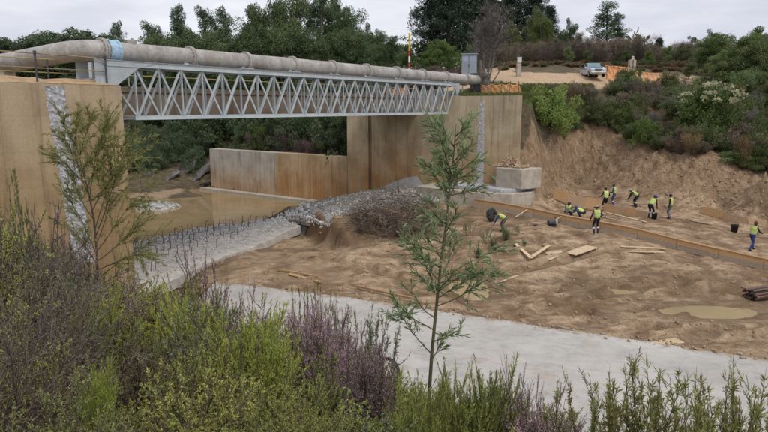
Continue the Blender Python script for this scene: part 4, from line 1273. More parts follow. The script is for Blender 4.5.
for px, t, D in ((262, 6, 84), (276, -2, 90), (290, -8, 84), (303, 2, 92), (318, -6, 86), (334, -3, 90), (350, 8, 86), (362, 26, 84), (376, 30, 82), (392, 36, 80)):
    plant_px('dense' if px % 3 else 'gum', px, D, t, name='wattle_tree', label='tall bushy dark tree on the skyline, ' + by_collar(px), group='dark trees behind the middle of the pipe', wf=.9)
for i in range(46):                                        # lower storey behind the bridge
    px = 100 + i * 6.4 + random.uniform(-3, 3)
    plant_px('dense', px, random.uniform(74, 82), 38 + 10 * math.sin(i * 1.7) + (6 if px < 200 else 0) + (14 if px > 370 else 0), name='wattle_tree', label='dark evergreen low in the thicket behind the pipe, ' + by_collar(px), group='dark thicket behind the bridge', wf=1.1)
for i in range(30):                                        # far bank under the bridge
    px = 108 + i * 9 + random.uniform(-4, 4)
    D = random.uniform(68.5, 74) + (2.5 if px < 215 else 0)
    plant_px('dense' if i % 3 else 'bush', px, D, 92 + 16 * random.random(), name='bank_tree', label='dark leafy tree on the river bank under the bridge, below ' + by_collar(px).split(' the ', 1)[1], group='trees on the bank under the bridge', wf=1.35, leaf='gum' if i % 2 else None)
for i in range(44):
    px = 128 + (i % 22) * 3.9; p = gt(px, 152 + random.uniform(-16, 22) + (0 if px < 205 else -14), 60, 95)
    plant('bush', p, random.uniform(1.6, 2.8), name='bank_shrub', label='dark shrub among the rocks of the bank under the bridge', cat='shrub', group='shrubs among the bank rocks', leaf='gum')
for i, s_ in enumerate((-28, -25.5, -23, -21, -19, -17, -15, -13, -11.5)):
    p = on(W(s_, 3.0 + (i % 3)))
    plant('bush' if i % 3 else 'dense', p, 3.0 + (i % 4) * .7 + (1.0 if s_ > -18 else 0), name='wall_bush', label='dark bush behind the top of the low wall, ' + ['at its left end', 'second from its left end', 'third from its left end', 'left of its middle', 'at its middle', 'right of its middle', 'third from the tall abutment', 'second from the tall abutment', 'next to the tall abutment'][i], cat='bush', group='bushes above the low wall', leaf='gum' if i % 2 else 'dense')
plant('bush', on(W(-12.6, 3.4)), 3.8, name='wall_bush', label='dark bush spilling over the right end of the low wall', cat='bush', leaf='gum')
plant('bush', on(W(-24, 2.4)), 2.6, name='wall_bush', label='lighter green bush above the left half of the low wall', cat='bush', leaf='green')
for i in range(8):
    plant('brush', on(W(-13.5 - i * 1.6, 2.2)), 2.0, name='dead_shrub', label='brown dry scrub along the top of the low wall', cat='shrub', group='dry scrub on the low wall')
# right of centre: pines, bare tree, willows
for px, t, D, lb in ((430, -28, 104, 'leftmost tall dark pine on the hill'), (448, -40, 100, 'tall dark pine second from the left'), (464, -55, 106, 'tallest dark pine above the metal cabinet'), (486, -45, 104, 'dark pine behind the bare tree'), (508, -30, 108, 'dark pine behind the left willow'), (530, -20, 106, 'dark pine above the willows'), (546, 6, 110, 'rightmost and smallest tall pine on the hill')):
    plant_px('pine', px, D, t, name='pine_tree', label=lb + ' behind the far abutment', group='pines on the hill', wf=.95)
for px, t in ((408, 52), (420, 48), (436, 40), (450, 46), (466, 42)):
    plant_px('dense', px, 84, t, name='wattle_tree', label='rounded green tree below the pines, left of the metal cabinet', group='green trees below the pines', leaf='green', wf=1.3)
for i in range(9):
    plant_px('brush', 398 + i * 9, 66 + (i % 3) * 2, 66 + (i % 2) * 4, name='dry_brush', label='reddish bare brush beyond the far end of the pipe', cat='brush', group='bare brush beyond the pipe end', wf=1.5)
plant_px('bare', 486, 60, 2, name='bare_tree', label='leafless grey tree beside the metal cabinet at the pipe end', wf=1.25)
plant_px('bare', 478, 61, 22, name='bare_tree', label='smaller leafless tree just left of the tall bare one', wf=.8)
plant_px('willow', 514, 86, 22, name='willow_tree', label='yellow green willow left of the others on the hill', wf=1.0)
plant_px('willow', 540, 90, 16, name='willow_tree', label='yellow green willow in the middle of the hill skyline', wf=1.0)
plant_px('willow', 528, 94, 8, name='willow_tree', label='taller dull willow between the two yellow green ones', leaf='olive', wf=.9)
plant_px('dense', 574, 92, 18, name='round_tree', label='dark rounded tree right of the willows', wf=.75)
plant_px('dense', 560, 96, 30, name='round_tree', label='dark green tree between willow and rounded tree', wf=.9)
plant_px('gum', 606, 92, 3, name='gum_tree', label='tall open crowned tree above the parked car', wf=1.5)
plant_px('gum', 616, 94, 16, name='gum_tree', label='shorter open tree beside the tall one above the car', wf=1.4)
plant_px('pine', 655, 98, 38, name='conifer', label='small pointed conifer on the skyline right of the car', wf=1.1)
for px, t in ((640, 42), (672, 46), (684, 36), (696, 30), (700, 46), (718, 42), (636, 48)):
    plant_px('gum', px, 95, t, name='gum_tree', label='open tree on the skyline right of the concrete pillar', group='skyline trees on the right', wf=1.6)
for i in range(30):
    px = 492 + i * 8.5; 
    plant_px('brush', px, 84 + random.uniform(-2, 6), 38 + random.uniform(-5, 7) + (6 if px < 530 else 0) + (6 if px > 640 else 0), name='bare_thicket', label='purplish leafless bush behind the road, ' + ('left of the white capped post' if px < 512 else 'between white capped post and car' if px < 580 else 'behind the parked car' if px < 606 else 'behind the concrete pillar' if px < 650 else 'right of the concrete pillar'), cat='bush', group='leafless thicket behind the road', wf=1.35, leaf='umber' if i % 3 else None)
for i in range(26):
    px = 494 + i * 8; 
    plant_px('frond', px, 79 + random.uniform(-1, 2), 61 + random.uniform(-2, 4), name='dry_grass_clump', label='tawny tall grass clump along the back of the road', cat='grass', group='tawny grass behind the road', leaf='rust' if i % 3 else 'olive', wf=2.0)
for i in range(40):
    px = 500 + i * 4.8 + random.uniform(-2, 2)
    plant_px('frond', px, 71.5 + random.uniform(0, 5), 67 + random.uniform(-1, 4), name='dry_grass_clump', label='short tawny grass clump between the road and the leafless thicket', cat='grass', group='short tawny grass beyond the road', leaf=('rust', 'olive', 'umber', 'rust')[i % 4], wf=2.4)
# big bushes on the right bank top
for px, t, D, lf, lb in ((728, 28, 66, 'green', 'feathery green tree topmost at the right edge'), (752, 40, 64, 'olive', 'olive tree at the right edge behind the blossom bush'), (770, 34, 68, 'olive', 'tree cut by the right picture edge on the skyline'), (708, 52, 66, 'mid', 'dark tree left of the feathery green one'), (688, 62, 68, 'mid', 'dark bushy tree above the right end of the orange netting'), (746, 70, 58, 'mid', 'dark green bushy tree behind the blossom bush'), (775, 64, 56, 'olive', 'grey green tree at the right edge, below the skyline')):
    plant_px('dense', px, D, t, name='bushy_tree', label=lb, leaf=lf, wf=1.5)
e = plant_px('bush', 714, 51.5, 82, name='blossom_bush', label='green bush topped with cream blossom on the right bank', cat='bush', leaf='green', wf=1.15)
cbb = MB(); rg = np.random.default_rng(77)
for _ in range(30):
    a, r_ = rg.uniform(0, 6.28), rg.uniform(0, 1) ** .5
    clump(cbb, rg, (r_ * 5.6 * math.cos(a), r_ * 5.6 * math.sin(a), 9.8 - 3.6 * r_ * r_), np.array([.7, .7, .35]), 26, .5, .7, .8)
s_ = e.children[1].scale; obj('blossom', cbb.mesh('blossom', LM['cream']), e, scale=tuple(s_))
kinds = [('bush', 'mid'), ('brush', 'umber'), ('bush', 'olive'), ('brush', 'rust'), ('frond', 'umber'), ('frond', 'olive'), ('brush', 'umber'), ('bush', 'green'), ('frond', 'mid'), ('brush', 'grey')]
nm_l = {'bush': 'leafy shrub', 'brush': 'bare twiggy shrub', 'frond': 'loose feathery shrub'}
col_l = {'dense': 'dark green', 'brown': 'brown', 'olive': 'olive', 'rust': 'rust brown', 'gum': 'blackish green', 'green': 'mid green', 'grey': 'grey', 'mid': 'leaf green', 'umber': 'umber brown'}
edge = [(520, 116), (560, 124), (585, 122), (620, 138), (660, 146), (700, 154), (740, 163), (800, 172)]
for i in range(230):
    px = random.uniform(540, 805)
    yb = np.interp(px, [q[0] for q in edge], [q[1] for q in edge])
    py = random.uniform(88 + (px > 690) * 14, yb + 4)
    p = gt(px, py, 42, 90)
    if p.y > 75 or p.z < 3.0: continue
    if 520 < px < 600 and py < 101: continue
    k, lf = kinds[i % 10]
    plant(k, p, random.uniform(1.0, 2.3), name='bank_shrub', label=f'{col_l[lf]} {nm_l[k]} on the slope above the cut earth face', cat='shrub', group=f'{col_l[lf]} {nm_l[k]}s above the cut face', leaf=lf, w=random.uniform(.15, .24))
for px, py, h, lf, lb in ((548, 118, 3.3, 'lush', 'rounded bright green bush right of the far abutment'), (566, 122, 2.0, 'dense', 'dark bush at the lip of the cut, below the car'), (534, 106, 1.7, 'lush', 'low green bush at the corner of the far abutment'), (576, 104, 1.4, 'grey', 'silvery grey bush below the parked car'), (590, 106, 1.3, 'grey', 'silvery grey bush just right of its twin below the car')):
    plant('bush', gt(px, py + 6, 42, 80), h, name='bank_shrub', label=lb, cat='shrub', leaf=lf, w=h / 9)
plant('frond', gt(742, 170, 40, 60), 2.6, name='dry_shrub', label='straw coloured dry shrub at the top of the cut face, right side', cat='shrub', leaf='rust', w=.13)
for px, t, D, lf in ((566, 46, 81, 'mid'), (586, 50, 80, 'olive'), (622, 48, 82, 'mid'), (646, 50, 80, 'green'), (664, 46, 82, 'mid'), (682, 44, 80, 'olive'), (700, 38, 78, 'mid'), (716, 34, 76, 'green'), (742, 30, 76, 'olive'), (758, 34, 74, 'mid')):
    plant_px('dense', px, D, t, name='green_tree', label='leafy green tree rising from the leafless thicket right of the car' if px > 600 else 'leafy green tree rising from the thicket left of the car', group='leafy trees in the right hilltop thicket', leaf=lf, wf=1.2)
plant('dense', on(W(-11.7, 1.9)), 5.2, name='wall_tree', label='dark tree hanging over the joint between low wall and tall abutment', w=.62)
# woodland mass that closes the horizon
tb, cb = MB(), MB()
rg = np.random.default_rng(5)
cv = []
for i in range(420):
    x, y = rg.uniform(-230, 230), rg.uniform(112, 200)
    z = hz(x, y); h = rg.uniform(4, 6.5)
    clump(cb, rg, (x, y, z + h * .45), np.array([3.4, 3.4, h * .55]), 130, 1.3, .6, .3)
for i in range(60):
    x, y = rg.uniform(-120, -38), rg.uniform(40, 100)
    clump(cb, rg, (x, y, hz(x, y) + 3), np.array([3, 3, 3.]), 130, .9, .6, .3)
tag(cb.build('woodland', LM['dense']), 'distant dark woodland along the horizon', 'woodland', kind='stuff')

# grass on the far abutment shoulder
def grass_stuff(name, pts, h, mat, label, per=7, width=.012):
    mb = MB(); rg = np.random.default_rng(3)
    base = np.repeat(np.array([tuple(p) for p in pts]), per, 0) + rg.normal(0, .05, (len(pts) * per, 3)) * np.array([1, 1, 0])
    mb.leaves(base, np.tile([0, 0, 1.0], (len(base), 1)), h, width, .35, rng=rg)
    return tag(mb.build(name, mat), label, 'grass', kind='stuff')
pts = []
while len(pts) < 1800:
    s_, o_ = random.uniform(-3, 7), random.uniform(.3, 12)
    q = W(s_, o_)
    zz = TOPZ if o_ < 4.2 and s_ < 5.5 else hz(q.x, q.y)
    if zz > 8: pts.append(Vector((q.x, q.y, max(zz, hz(q.x, q.y)))))
for _ in range(1500):
    p = gt(random.uniform(522, 594), random.uniform(85, 99), 44, 75)
    if p.z > 7.6: pts.append(p)
grass_stuff('abutment_grass', pts, .30, leaf_mat('verge_grass', (.06, .085, .02), (.12, .15, .045), (.2, .2, .08), .3), 'short green grass on top of the far abutment', 8, .03)

# ------------------------------------------------------------------ foreground shrubs of the near bank
FL = {
    'heath': leaf_mat('heath_leaves', (0.131, 0.158, 0.048), (0.245, 0.279, 0.084), (0.402, 0.407, 0.143), .3),
    'bright': leaf_mat('bright_heath_leaves', (0.200, 0.249, 0.050), (0.353, 0.399, 0.087), (0.516, 0.540, 0.150), .3),
    'olive': leaf_mat('olive_heath_leaves', (0.139, 0.145, 0.058), (0.243, 0.247, 0.102), (0.370, 0.353, 0.160), .25),
    'greygreen': leaf_mat('grey_green_leaves', (0.145, 0.165, 0.104), (0.237, 0.269, 0.165), (0.352, 0.372, 0.248), .25),
    'brown': leaf_mat('brown_heath_leaves', (0.124, 0.093, 0.074), (0.217, 0.162, 0.127), (0.310, 0.237, 0.186), .15),
    'pink': leaf_mat('pink_heather_bloom', (0.470, 0.269, 0.370), (0.672, 0.437, 0.560), (0.800, 0.594, 0.694), .3),
    'mauve': leaf_mat('faded_heather_bloom', (0.360, 0.240, 0.240), (0.516, 0.360, 0.372), (0.660, 0.504, 0.504), .25),
    'yellow': leaf_mat('yellow_leaves', (0.238, 0.229, 0.058), (0.372, 0.352, 0.099), (0.432, 0.443, 0.157), .3),
    'sapling': leaf_mat('sapling_leaves', (0.141, 0.187, 0.087), (0.231, 0.283, 0.134), (0.363, 0.405, 0.205), .3),
    'narrow': leaf_mat('narrow_yellow_green_leaves', (.21, .23, .07), (.33, .34, .11), (.45, .43, .17), .35),
    'grass': leaf_mat('bank_grass', (0.155, 0.206, 0.052), (0.269, 0.320, 0.093), (0.413, 0.413, 0.165), .3),
    'litter': leaf_mat('dead_twigs', (0.096, 0.074, 0.058), (0.210, 0.166, 0.131), (0.403, 0.341, 0.280), .0),
}
FT = {
    'heath': leaf_mat('heath_leaves_tips', (0.171, 0.204, 0.052), (0.325, 0.359, 0.092), (0.531, 0.524, 0.158), .3),
    'bright': leaf_mat('bright_heath_leaves_tips', (0.240, 0.298, 0.050), (0.423, 0.480, 0.087), (0.578, 0.616, 0.150), .3),
    'olive': leaf_mat('olive_heath_leaves_tips', (0.174, 0.188, 0.061), (0.304, 0.321, 0.108), (0.463, 0.461, 0.167), .25),
    'greygreen': leaf_mat('grey_green_leaves_tips', (0.175, 0.198, 0.114), (0.284, 0.323, 0.182), (0.422, 0.446, 0.273), .25),
    'brown': leaf_mat('brown_heath_leaves_tips', (0.124, 0.107, 0.064), (0.217, 0.186, 0.109), (0.310, 0.273, 0.158), .15),
    'pink': leaf_mat('pink_heather_bloom_tips', (0.332, 0.177, 0.230), (0.544, 0.312, 0.395), (0.600, 0.483, 0.569), .25),
    'mauve': leaf_mat('faded_heather_bloom_tips', (0.231, 0.158, 0.151), (0.362, 0.252, 0.239), (0.523, 0.383, 0.350), .2),
    'yellow': leaf_mat('yellow_leaves_tips', (0.274, 0.263, 0.062), (0.428, 0.404, 0.104), (0.432, 0.444, 0.164), .3),
    'sapling': leaf_mat('sapling_leaves_tips', (0.121, 0.186, 0.076), (0.217, 0.301, 0.128), (0.361, 0.453, 0.207), .3),
    'narrow': leaf_mat('narrow_yellow_green_leaves_tips', (.25, .29, .08), (.37, .40, .13), (.48, .48, .20), .35),
    'grass': leaf_mat('bank_grass_tips', (0.178, 0.237, 0.054), (0.309, 0.368, 0.098), (0.474, 0.474, 0.173), .3),
    'litter': leaf_mat('dead_twigs_tips', (0.110, 0.085, 0.061), (0.241, 0.191, 0.138), (0.463, 0.392, 0.294), .0),
}
M_stem = simple_mat('shrub_stems', (.065, .048, .036), (.12, .095, .072), 20, .9)
M_stemg = simple_mat('grey_stems', (.085, .07, .058), (.145, .12, .10), 20, .9)
def bend_stem(rng, p, d, length, n, up=.12, bend=.10):
    pts = [np.array(p, float)]; d = np.array(d, float); d /= np.linalg.norm(d)
    for _ in range(n):
        d = d + rng.normal(0, bend, 3) + np.array([0, 0, up]); d /= np.linalg.norm(d)
        pts.append(pts[-1] + d * length / n)
    return pts
def along(pts, t):
    f = np.clip(t, 0, .999) * (len(pts) - 1); i = f.astype(int); a = np.array(pts)
    return a[i] + (a[i + 1] - a[i]) * (f - i)[:, None], a[i + 1] - a[i]
def make_shrub(kind, seed):
    """about 1 m tall; returns stems, foliage, flowers builders (some may be empty)"""
    rng = np.random.default_rng(seed); S, F, B = MB(), MB(), MB()
    if kind in ('heath', 'heather', 'twig'):
        ns = {'heath': 46, 'heather': 44, 'twig': 40}[kind]
        for k in range(ns):
            a = rng.uniform(0, 6.28); sp = rng.uniform(.05, 1.15) * (1.1 if kind == 'twig' else (1.0 if kind == 'heath' else .75))
            base = np.array([rng.normal(0, .07), rng.normal(0, .07), -.08])
            ln = rng.uniform(.6, 1.12) * (1 - .22 * sp)
            st = bend_stem(rng, base, (sp * math.cos(a), sp * math.sin(a), 1), ln, 6, .1 if kind != 'twig' else .0, .10 if kind != 'twig' else .17)
            S.tube(st, list(np.linspace(.009, .003, 7)), 4, False)
            for j in range({'heath': 13, 'heather': 10, 'twig': 11}[kind]):
                t = np.array([rng.uniform(.3, .98)]); b, d = along(st, t); d = d[0] / np.linalg.norm(d[0])
                tw = bend_stem(rng, b[0], d + rng.normal(0, .6 if kind != 'twig' else .8, 3), rng.uniform(.10, .28), 3, .16 if kind != 'twig' else .02, .14)
                S.tube(tw, [.004, .003, .0025, .0015], 3, False)
                n = {'heath': 24, 'heather': 20, 'twig': 10}[kind]
                pos, dd = along(tw, rng.random(n) * .65); dd /= np.linalg.norm(dd, axis=1, keepdims=True)
                F.leaves(pos, dd, .022, .0052, .55, rng=rng)
                n = {'heath': 24, 'heather': 8, 'twig': 9}[kind]
                pos, dd = along(tw, .5 + .5 * rng.random(n)); dd /= np.linalg.norm(dd, axis=1, keepdims=True)
                F.leaves(pos, dd, .024, .0060, .45, mi=1, rng=rng)
                if kind == 'heather' and t[0] > .45:
                    n = 34; pos, dd = along(tw, .15 + .85 * rng.random(n)); pos = pos + rng.normal(0, .008, (n, 3))
                    B.leaves(pos, dd / np.linalg.norm(dd, axis=1, keepdims=True), .014, .009, .8, rng=rng)
            n = 40; pos, dd = along(st, .55 + .45 * rng.random(n)); dd /= np.linalg.norm(dd, axis=1, keepdims=True)
            (B if kind == 'heather' else F).leaves(pos, dd, .022, .006, .5, rng=rng)
    elif kind == 'bushy':                                  # rounded twiggy bush, small leaves crowded at the twig ends
        for k in range(34):
            a = rng.uniform(0, 6.28); sp = rng.uniform(.05, 1.5)
            st = bend_stem(rng, (rng.normal(0, .05), rng.normal(0, .05), -.08), (sp * math.cos(a), sp * math.sin(a), 1), rng.uniform(.55, 1.0) * (1 - .12 * sp), 6, .02, .16)
            S.tube(st, list(np.linspace(.010, .003, 7)), 4, False)
            for j in range(12):
                b, d = along(st, np.array([rng.uniform(.35, .99)])); d = d[0] / np.linalg.norm(d[0])
                tw = bend_stem(rng, b[0], d + rng.normal(0, .8, 3), rng.uniform(.07, .20), 3, .10, .18); S.tube(tw, [.0035, .003, .002, .0015], 3, False)
                n = 12; pos, dd = along(tw, rng.random(n)); F.leaves(pos, dd / np.linalg.norm(dd, axis=1, keepdims=True) + rnd_dir(rng, n) * .8, .022, .0095, .3, rng=rng)
                n = 17; pos, dd = along(tw, .55 + .45 * rng.random(n)); F.leaves(pos, dd / np.linalg.norm(dd, axis=1, keepdims=True) + rnd_dir(rng, n) * .9, .023, .0100, .3, mi=1, rng=rng)
    elif kind == 'plume':                                  # upright feathery green shoots
        for k in range(36):
            a = rng.uniform(0, 6.28); sp = rng.uniform(.02, .62)
            st = bend_stem(rng, (rng.normal(0, .06), rng.normal(0, .06), -.08), (sp * math.cos(a), sp * math.sin(a), 1), rng.uniform(.55, 1.05), 6, .05, .06)
            S.tube(st, list(np.linspace(.008, .002, 7)), 4, False)
            n = 190; t = .2 + .8 * rng.random(n); pos, dd = along(st, t); dd /= np.linalg.norm(dd, axis=1, keepdims=True)
            F.leaves(pos[:110], dd[:110], .040, .0055, .42, rng=rng); F.leaves(pos[110:], dd[110:], .036, .0055, .38, mi=1, rng=rng)
            for j in range(7):
                b, d = along(st, np.array([rng.uniform(.35, .95)])); d = d[0] / np.linalg.norm(d[0])
                tw = bend_stem(rng, b[0], d + rng.normal(0, .3, 3), rng.uniform(.12, .24), 3, .1, .08); S.tube(tw, [.003, .0025, .002, .001], 3, False)
                n = 40; pos, dd = along(tw, rng.random(n)); dd /= np.linalg.norm(dd, axis=1, keepdims=True); F.leaves(pos, dd, .034, .0055, .4, mi=1, rng=rng)
    elif kind == 'broad':                                  # small shrub with elliptic leaves
        for k in range(18):
            a = rng.uniform(0, 6.28); sp = rng.uniform(.05, .55)
            st = bend_stem(rng, (rng.normal(0, .05), rng.normal(0, .05), -.08), (sp * math.cos(a), sp * math.sin(a), 1), rng.uniform(.6, 1.05), 6, .06, .08)
            S.tube(st, list(np.linspace(.008, .003, 7)), 4, False)
            n = 60; t = .3 + .7 * rng.random(n); pos, dd = along(st, t); F.leaves(pos, dd / np.linalg.norm(dd, axis=1, keepdims=True) + rnd_dir(rng, n) * .9, .055, .026, .3, rng=rng)
    elif kind == 'willowherb':                             # open stems with long narrow leaves
        for k in range(9):
            a = rng.uniform(0, 6.28); sp = rng.uniform(.05, .5)
            st = bend_stem(rng, (rng.normal(0, .08), rng.normal(0, .08), -.08), (sp * math.cos(a), sp * math.sin(a), 1), rng.uniform(.65, 1.05), 7, .04, .07)
            S.tube(st, list(np.linspace(.007, .0025, 8)), 4, False)
            subs = [st]
            for j in range(8):
                b, d = along(st, np.array([rng.uniform(.4, .95)])); d = d[0] / np.linalg.norm(d[0])
                tw = bend_stem(rng, b[0], d + rng.normal(0, .42, 3), rng.uniform(.12, .26), 4, .12, .08); S.tube(tw, [.0035, .003, .0025, .002, .001], 3, False); subs.append(tw)
            for q, tw in enumerate(subs):
                n = 17 if q else 16; pos, dd = along(tw, (.45 if q == 0 else .15) + .6 * rng.random(n)); dd /= np.linalg.norm(dd, axis=1, keepdims=True)
                F.leaves(pos, dd + rnd_dir(rng, n) * .95, .055, .0105, .15, mi=q % 2, rng=rng)
    return S, F, B
SH = {}
for kd, seeds in (('heath', (31, 32, 33)), ('bushy', (51, 52, 53)), ('heather', (34, 35, 36)), ('twig', (37, 38, 39)), ('plume', (40, 41, 42)), ('broad', (43, 44)), ('willowherb', (45, 46, 47))):
    SH[kd] = []
    for s_ in seeds:
        a, b_, c_ = make_shrub(kd, s_)
        zz = np.concatenate([v[:, 2] for v in b_.v]); k_ = 1.0 / np.percentile(zz, 99.5)
        for q in a.v + b_.v + c_.v: q *= k_
        SH[kd].append((a.mesh('stems', M_stem, True), b_.mesh('foliage', [FL['heath'], FT['heath']]), c_.mesh('flowers', FL['pink']) if c_.n else None))
scount = 0
def shrub(kind, p, h, leaf, name, label, group=None, flower=None, w=None, stem=None):
    global scount
    scount += 1
    a, b_, c_ = SH[kind][scount % len(SH[kind])]
    w = w or (.55 * h + .35)
    e = empty(name, p, random.uniform(0, 6.28), label, 'shrub', group)
    s = (w, w, h)
    o = obj('stems', a, e, scale=s)
    if stem: o.material_slots[0].link = 'OBJECT'; o.material_slots[0].material = stem
    o = obj('foliage', b_, e, scale=s)
    for q_, mm in enumerate((FL[leaf], FT[leaf])): o.material_slots[q_].link = 'OBJECT'; o.material_slots[q_].material = mm
    if c_ is not None:
        o = obj('flowers', c_, e, scale=s); o.material_slots[0].link = 'OBJECT'; o.material_slots[0].material = FL[flower or 'pink']
    return e
SIL = [(-60, 182), (0, 184), (30, 196), (52, 200), (72, 232), (95, 258), (115, 266), (140, 268), (165, 270), (190, 266), (215, 258), (240, 254), (258, 264), (282, 284), (310, 292), (340, 302), (362, 318),
       (382, 338), (398, 368), (425, 384), (450, 388), (470, 374), (500, 378), (530, 386), (560, 392), (590, 396), (620, 396), (660, 398), (700, 396), (740, 402), (800, 404)]
def sil(px): return float(np.interp(px, [q[0] for q in SIL], [q[1] for q in SIL]))
STYLE = {   # kind, leaf, flower, name, description
    'green': ('heath', 'heath', None, 'heath_shrub', 'fine leaved green heath shrub'),
    'bright': ('plume', 'bright', None, 'plume_shrub', 'yellow green feathery shrub'),
    'plume': ('plume', 'heath', None, 'plume_shrub', 'mid green feathery shrub'),
    'olive': ('heath', 'olive', None, 'heath_shrub', 'olive brown heath shrub'),
    'pale': ('heath', 'greygreen', None, 'heath_shrub', 'pale grey green heath shrub'),
    'grey': ('twig', 'greygreen', None, 'twiggy_shrub', 'grey green twiggy shrub'),
    'brown': ('twig', 'brown', None, 'twiggy_shrub', 'brown half bare twiggy shrub'),
    'bheath': ('heath', 'brown', None, 'heath_shrub', 'brown faded heath shrub'),
    'pink': ('heather', 'olive', 'pink', 'heather', 'pink flowering heather'),
    'mauve': ('heather', 'brown', 'mauve', 'heather', 'faded mauve heather'),
    'yellow': ('twig', 'yellow', None, 'twiggy_shrub', 'yellow leaved twiggy shrub'),
}
def zone(px):
    if px < 70: return 'at the left picture edge', ['grey', 'brown', 'olive', 'grey', 'bheath', 'green', 'brown', 'yellow']
    if px < 190: return 'below the hacked concrete band', ['olive', 'green', 'brown', 'bright', 'green', 'bright', 'bheath', 'mauve', 'green']
    if px < 290: return 'below the rebar apron', ['green', 'bright', 'green', 'green', 'mauve', 'pink', 'green', 'pale']
    if px < 395: return 'left of the black hose', ['pink', 'pink', 'green', 'mauve', 'pink', 'bright', 'pink', 'green']
    if px < 480: return 'at the foot of the young wattle', ['plume', 'green', 'plume', 'bheath', 'bright']
    return 'along the bottom edge before the slab', ['plume', 'mauve', 'plume', 'mauve', 'green', 'brown']
rs = random.Random(11)
depth_word = lambda D: 'near the camera' if D < 4.6 else ('mid bank' if D < 8 else 'far down')
for D in (3.1, 3.7, 4.4, 5.2, 6.1, 7.2, 8.5, 10.0, 12.0, 14.5, 17.5):
    step = 600 * .52 / D if D < 9 else 600 * .62 / D
    px = -60 + rs.uniform(0, step)
    while px < 820:
        x = px + rs.uniform(-.3, .3) * step; d = D + rs.uniform(-.3, .3) * (.6 if D < 6 else 1.0)
        px += step
        g = on((Q(x, d, 5).x, d))
        layer = float(np.interp(d, [3.0, 4.0, 5.0, 6.0, 7.5], [120, 88, 52, 22, 0])) if x < 470 else float(np.interp(d, [3.0, 4.0, 5.0], [34, 16, 0]))
        lim = P(x, min(sil(x) + rs.uniform(2, 16) + layer, 426), d).z
        hm = lim - g.z
        if hm < .28: continue
        if x > 470 and d > 6.5: continue
        if x > 545: continue
        if d < 5.2 and x < 150 and rs.random() < .5: continue
        h = min(hm, rs.uniform(.65, 1.35) + (.5 if x < 60 and d > 6 else 0))
        if hm < 1.7: h = hm * rs.uniform(.8, .97)
        wh, st = zone(x)
        k = st[rs.randrange(len(st))]
        if x < 170 and d < 5.6: k = rs.choice(['brown', 'brown', 'bheath', 'olive', 'yellow', 'brown', 'grey'])
        elif d < 4.6 and 170 < x < 400: k = rs.choice(['green', 'greygreen_', 'green', 'bright', 'green', 'mauve'])
        if k == 'greygreen_': k = 'pale'
        kind, leaf, fl, nm, ds = STYLE[k]
        if kind == 'heath' and rs.random() < .6 or kind == 'plume' and rs.random() < .3: kind, nm, ds = 'bushy', 'round_shrub', ds.replace('heath shrub', 'rounded shrub').replace('feathery', 'rounded')
        shrub(kind, g, h, leaf, nm, f'{ds} {wh}, {depth_word(d)}', f'{ds}s {wh}, {depth_word(d)}', fl, w=(.5 * h + .42) * rs.uniform(.85, 1.15), stem=M_stemg if k in ('grey', 'brown') and rs.random() < .5 else None)
def accent(kind, px, D, top, leaf, name, label, fl=None, wf=1.0):
    g = on((Q(px, D, 5).x, D)); h = max(P(px, top, D).z - g.z, .3)
    return shrub(kind, g, h, leaf, name, label, None, fl, w=(.5 * h + .35) * wf)
accent('heather', 250, 7.2, 290, 'olive', 'heather', 'tall pink heather spike left of the three glossy leaved shoots', 'pink', .6)
accent('heather', 305, 6.2, 306, 'olive', 'heather', 'brightest pink heather in the middle of the bank', 'pink', .7)
accent('heather', 325, 6.6, 316, 'brown', 'heather', 'mauve pink heather just right of the brightest clump', 'pink', .7)
accent('heather', 358, 5.8, 330, 'brown', 'heather', 'pink heather closest to the black hose', 'pink', .6)
accent('heather', 372, 5.2, 345, 'brown', 'heather', 'faded heather just left of the black hose', 'mauve', .7)
accent('heather', 204, 9.5, 258, 'brown', 'heather', 'greyish mauve heather standing against the concrete apron', 'mauve', .8)
accent('plume', 268, 5.6, 322, 'bright', 'plume_shrub', 'bright yellow green bush in front of the pink heather', None, .8)
accent('plume', 105, 3.9, 362, 'bright', 'plume_shrub', 'bright yellow green plume shrub low at the left bottom', None, .5)
accent('broad', 300, 10.5, 286, 'heath', 'glossy_shoot', 'left of the upright glossy leaved shoots against the slab', None, .35)
accent('broad', 312, 10.6, 284, 'heath', 'glossy_shoot', 'middle upright glossy leaved shoot against the slab', None, .3)
accent('broad', 322, 10.4, 289, 'heath', 'glossy_shoot', 'right of the upright glossy leaved shoots against the slab', None, .3)
accent('willowherb', 372, 7.4, 306, 'greygreen', 'narrow_leaf_shrub', 'grey green narrow leaved shrub rising before the slab, left of the wattle', None, .7)
accent('willowherb', 345, 8.0, 296, 'greygreen', 'narrow_leaf_shrub', 'thin grey green sprig above the pink heather', None, .5)
accent('broad', 32, 9.5, 172, 'olive', 'leafy_shoot', 'upright leafy shoot against the tan abutment at the left edge', None, .35)
accent('broad', 14, 9.0, 184, 'olive', 'leafy_shoot', 'yellowish leafy shoot at the very left edge', None, .4)
accent('heather', 60, 9.5, 212, 'brown', 'heather', 'dull mauve heather before the hacked concrete band', 'mauve', .8)
for px, D, top, lb in ((474, 4.2, 366, 'dense green feathery shrub right of the young wattle'), (492, 4.4, 374, 'green feathery shrub left of the mauve spikes'), (455, 4.0, 384, 'low green feathery shrub at the wattle foot'), (415, 3.9, 380, 'green feathery tuft left of the wattle stem')):
    accent('plume', px, D, top, 'heath', 'plume_shrub', lb, None, .8)
accent('heather', 520, 4.2, 372, 'brown', 'heather', 'mauve heather spike standing before the slab, left one', 'mauve', .45)
accent('heather', 552, 4.3, 390, 'brown', 'heather', 'mauve heather spike standing before the slab, right one', 'mauve', .6)
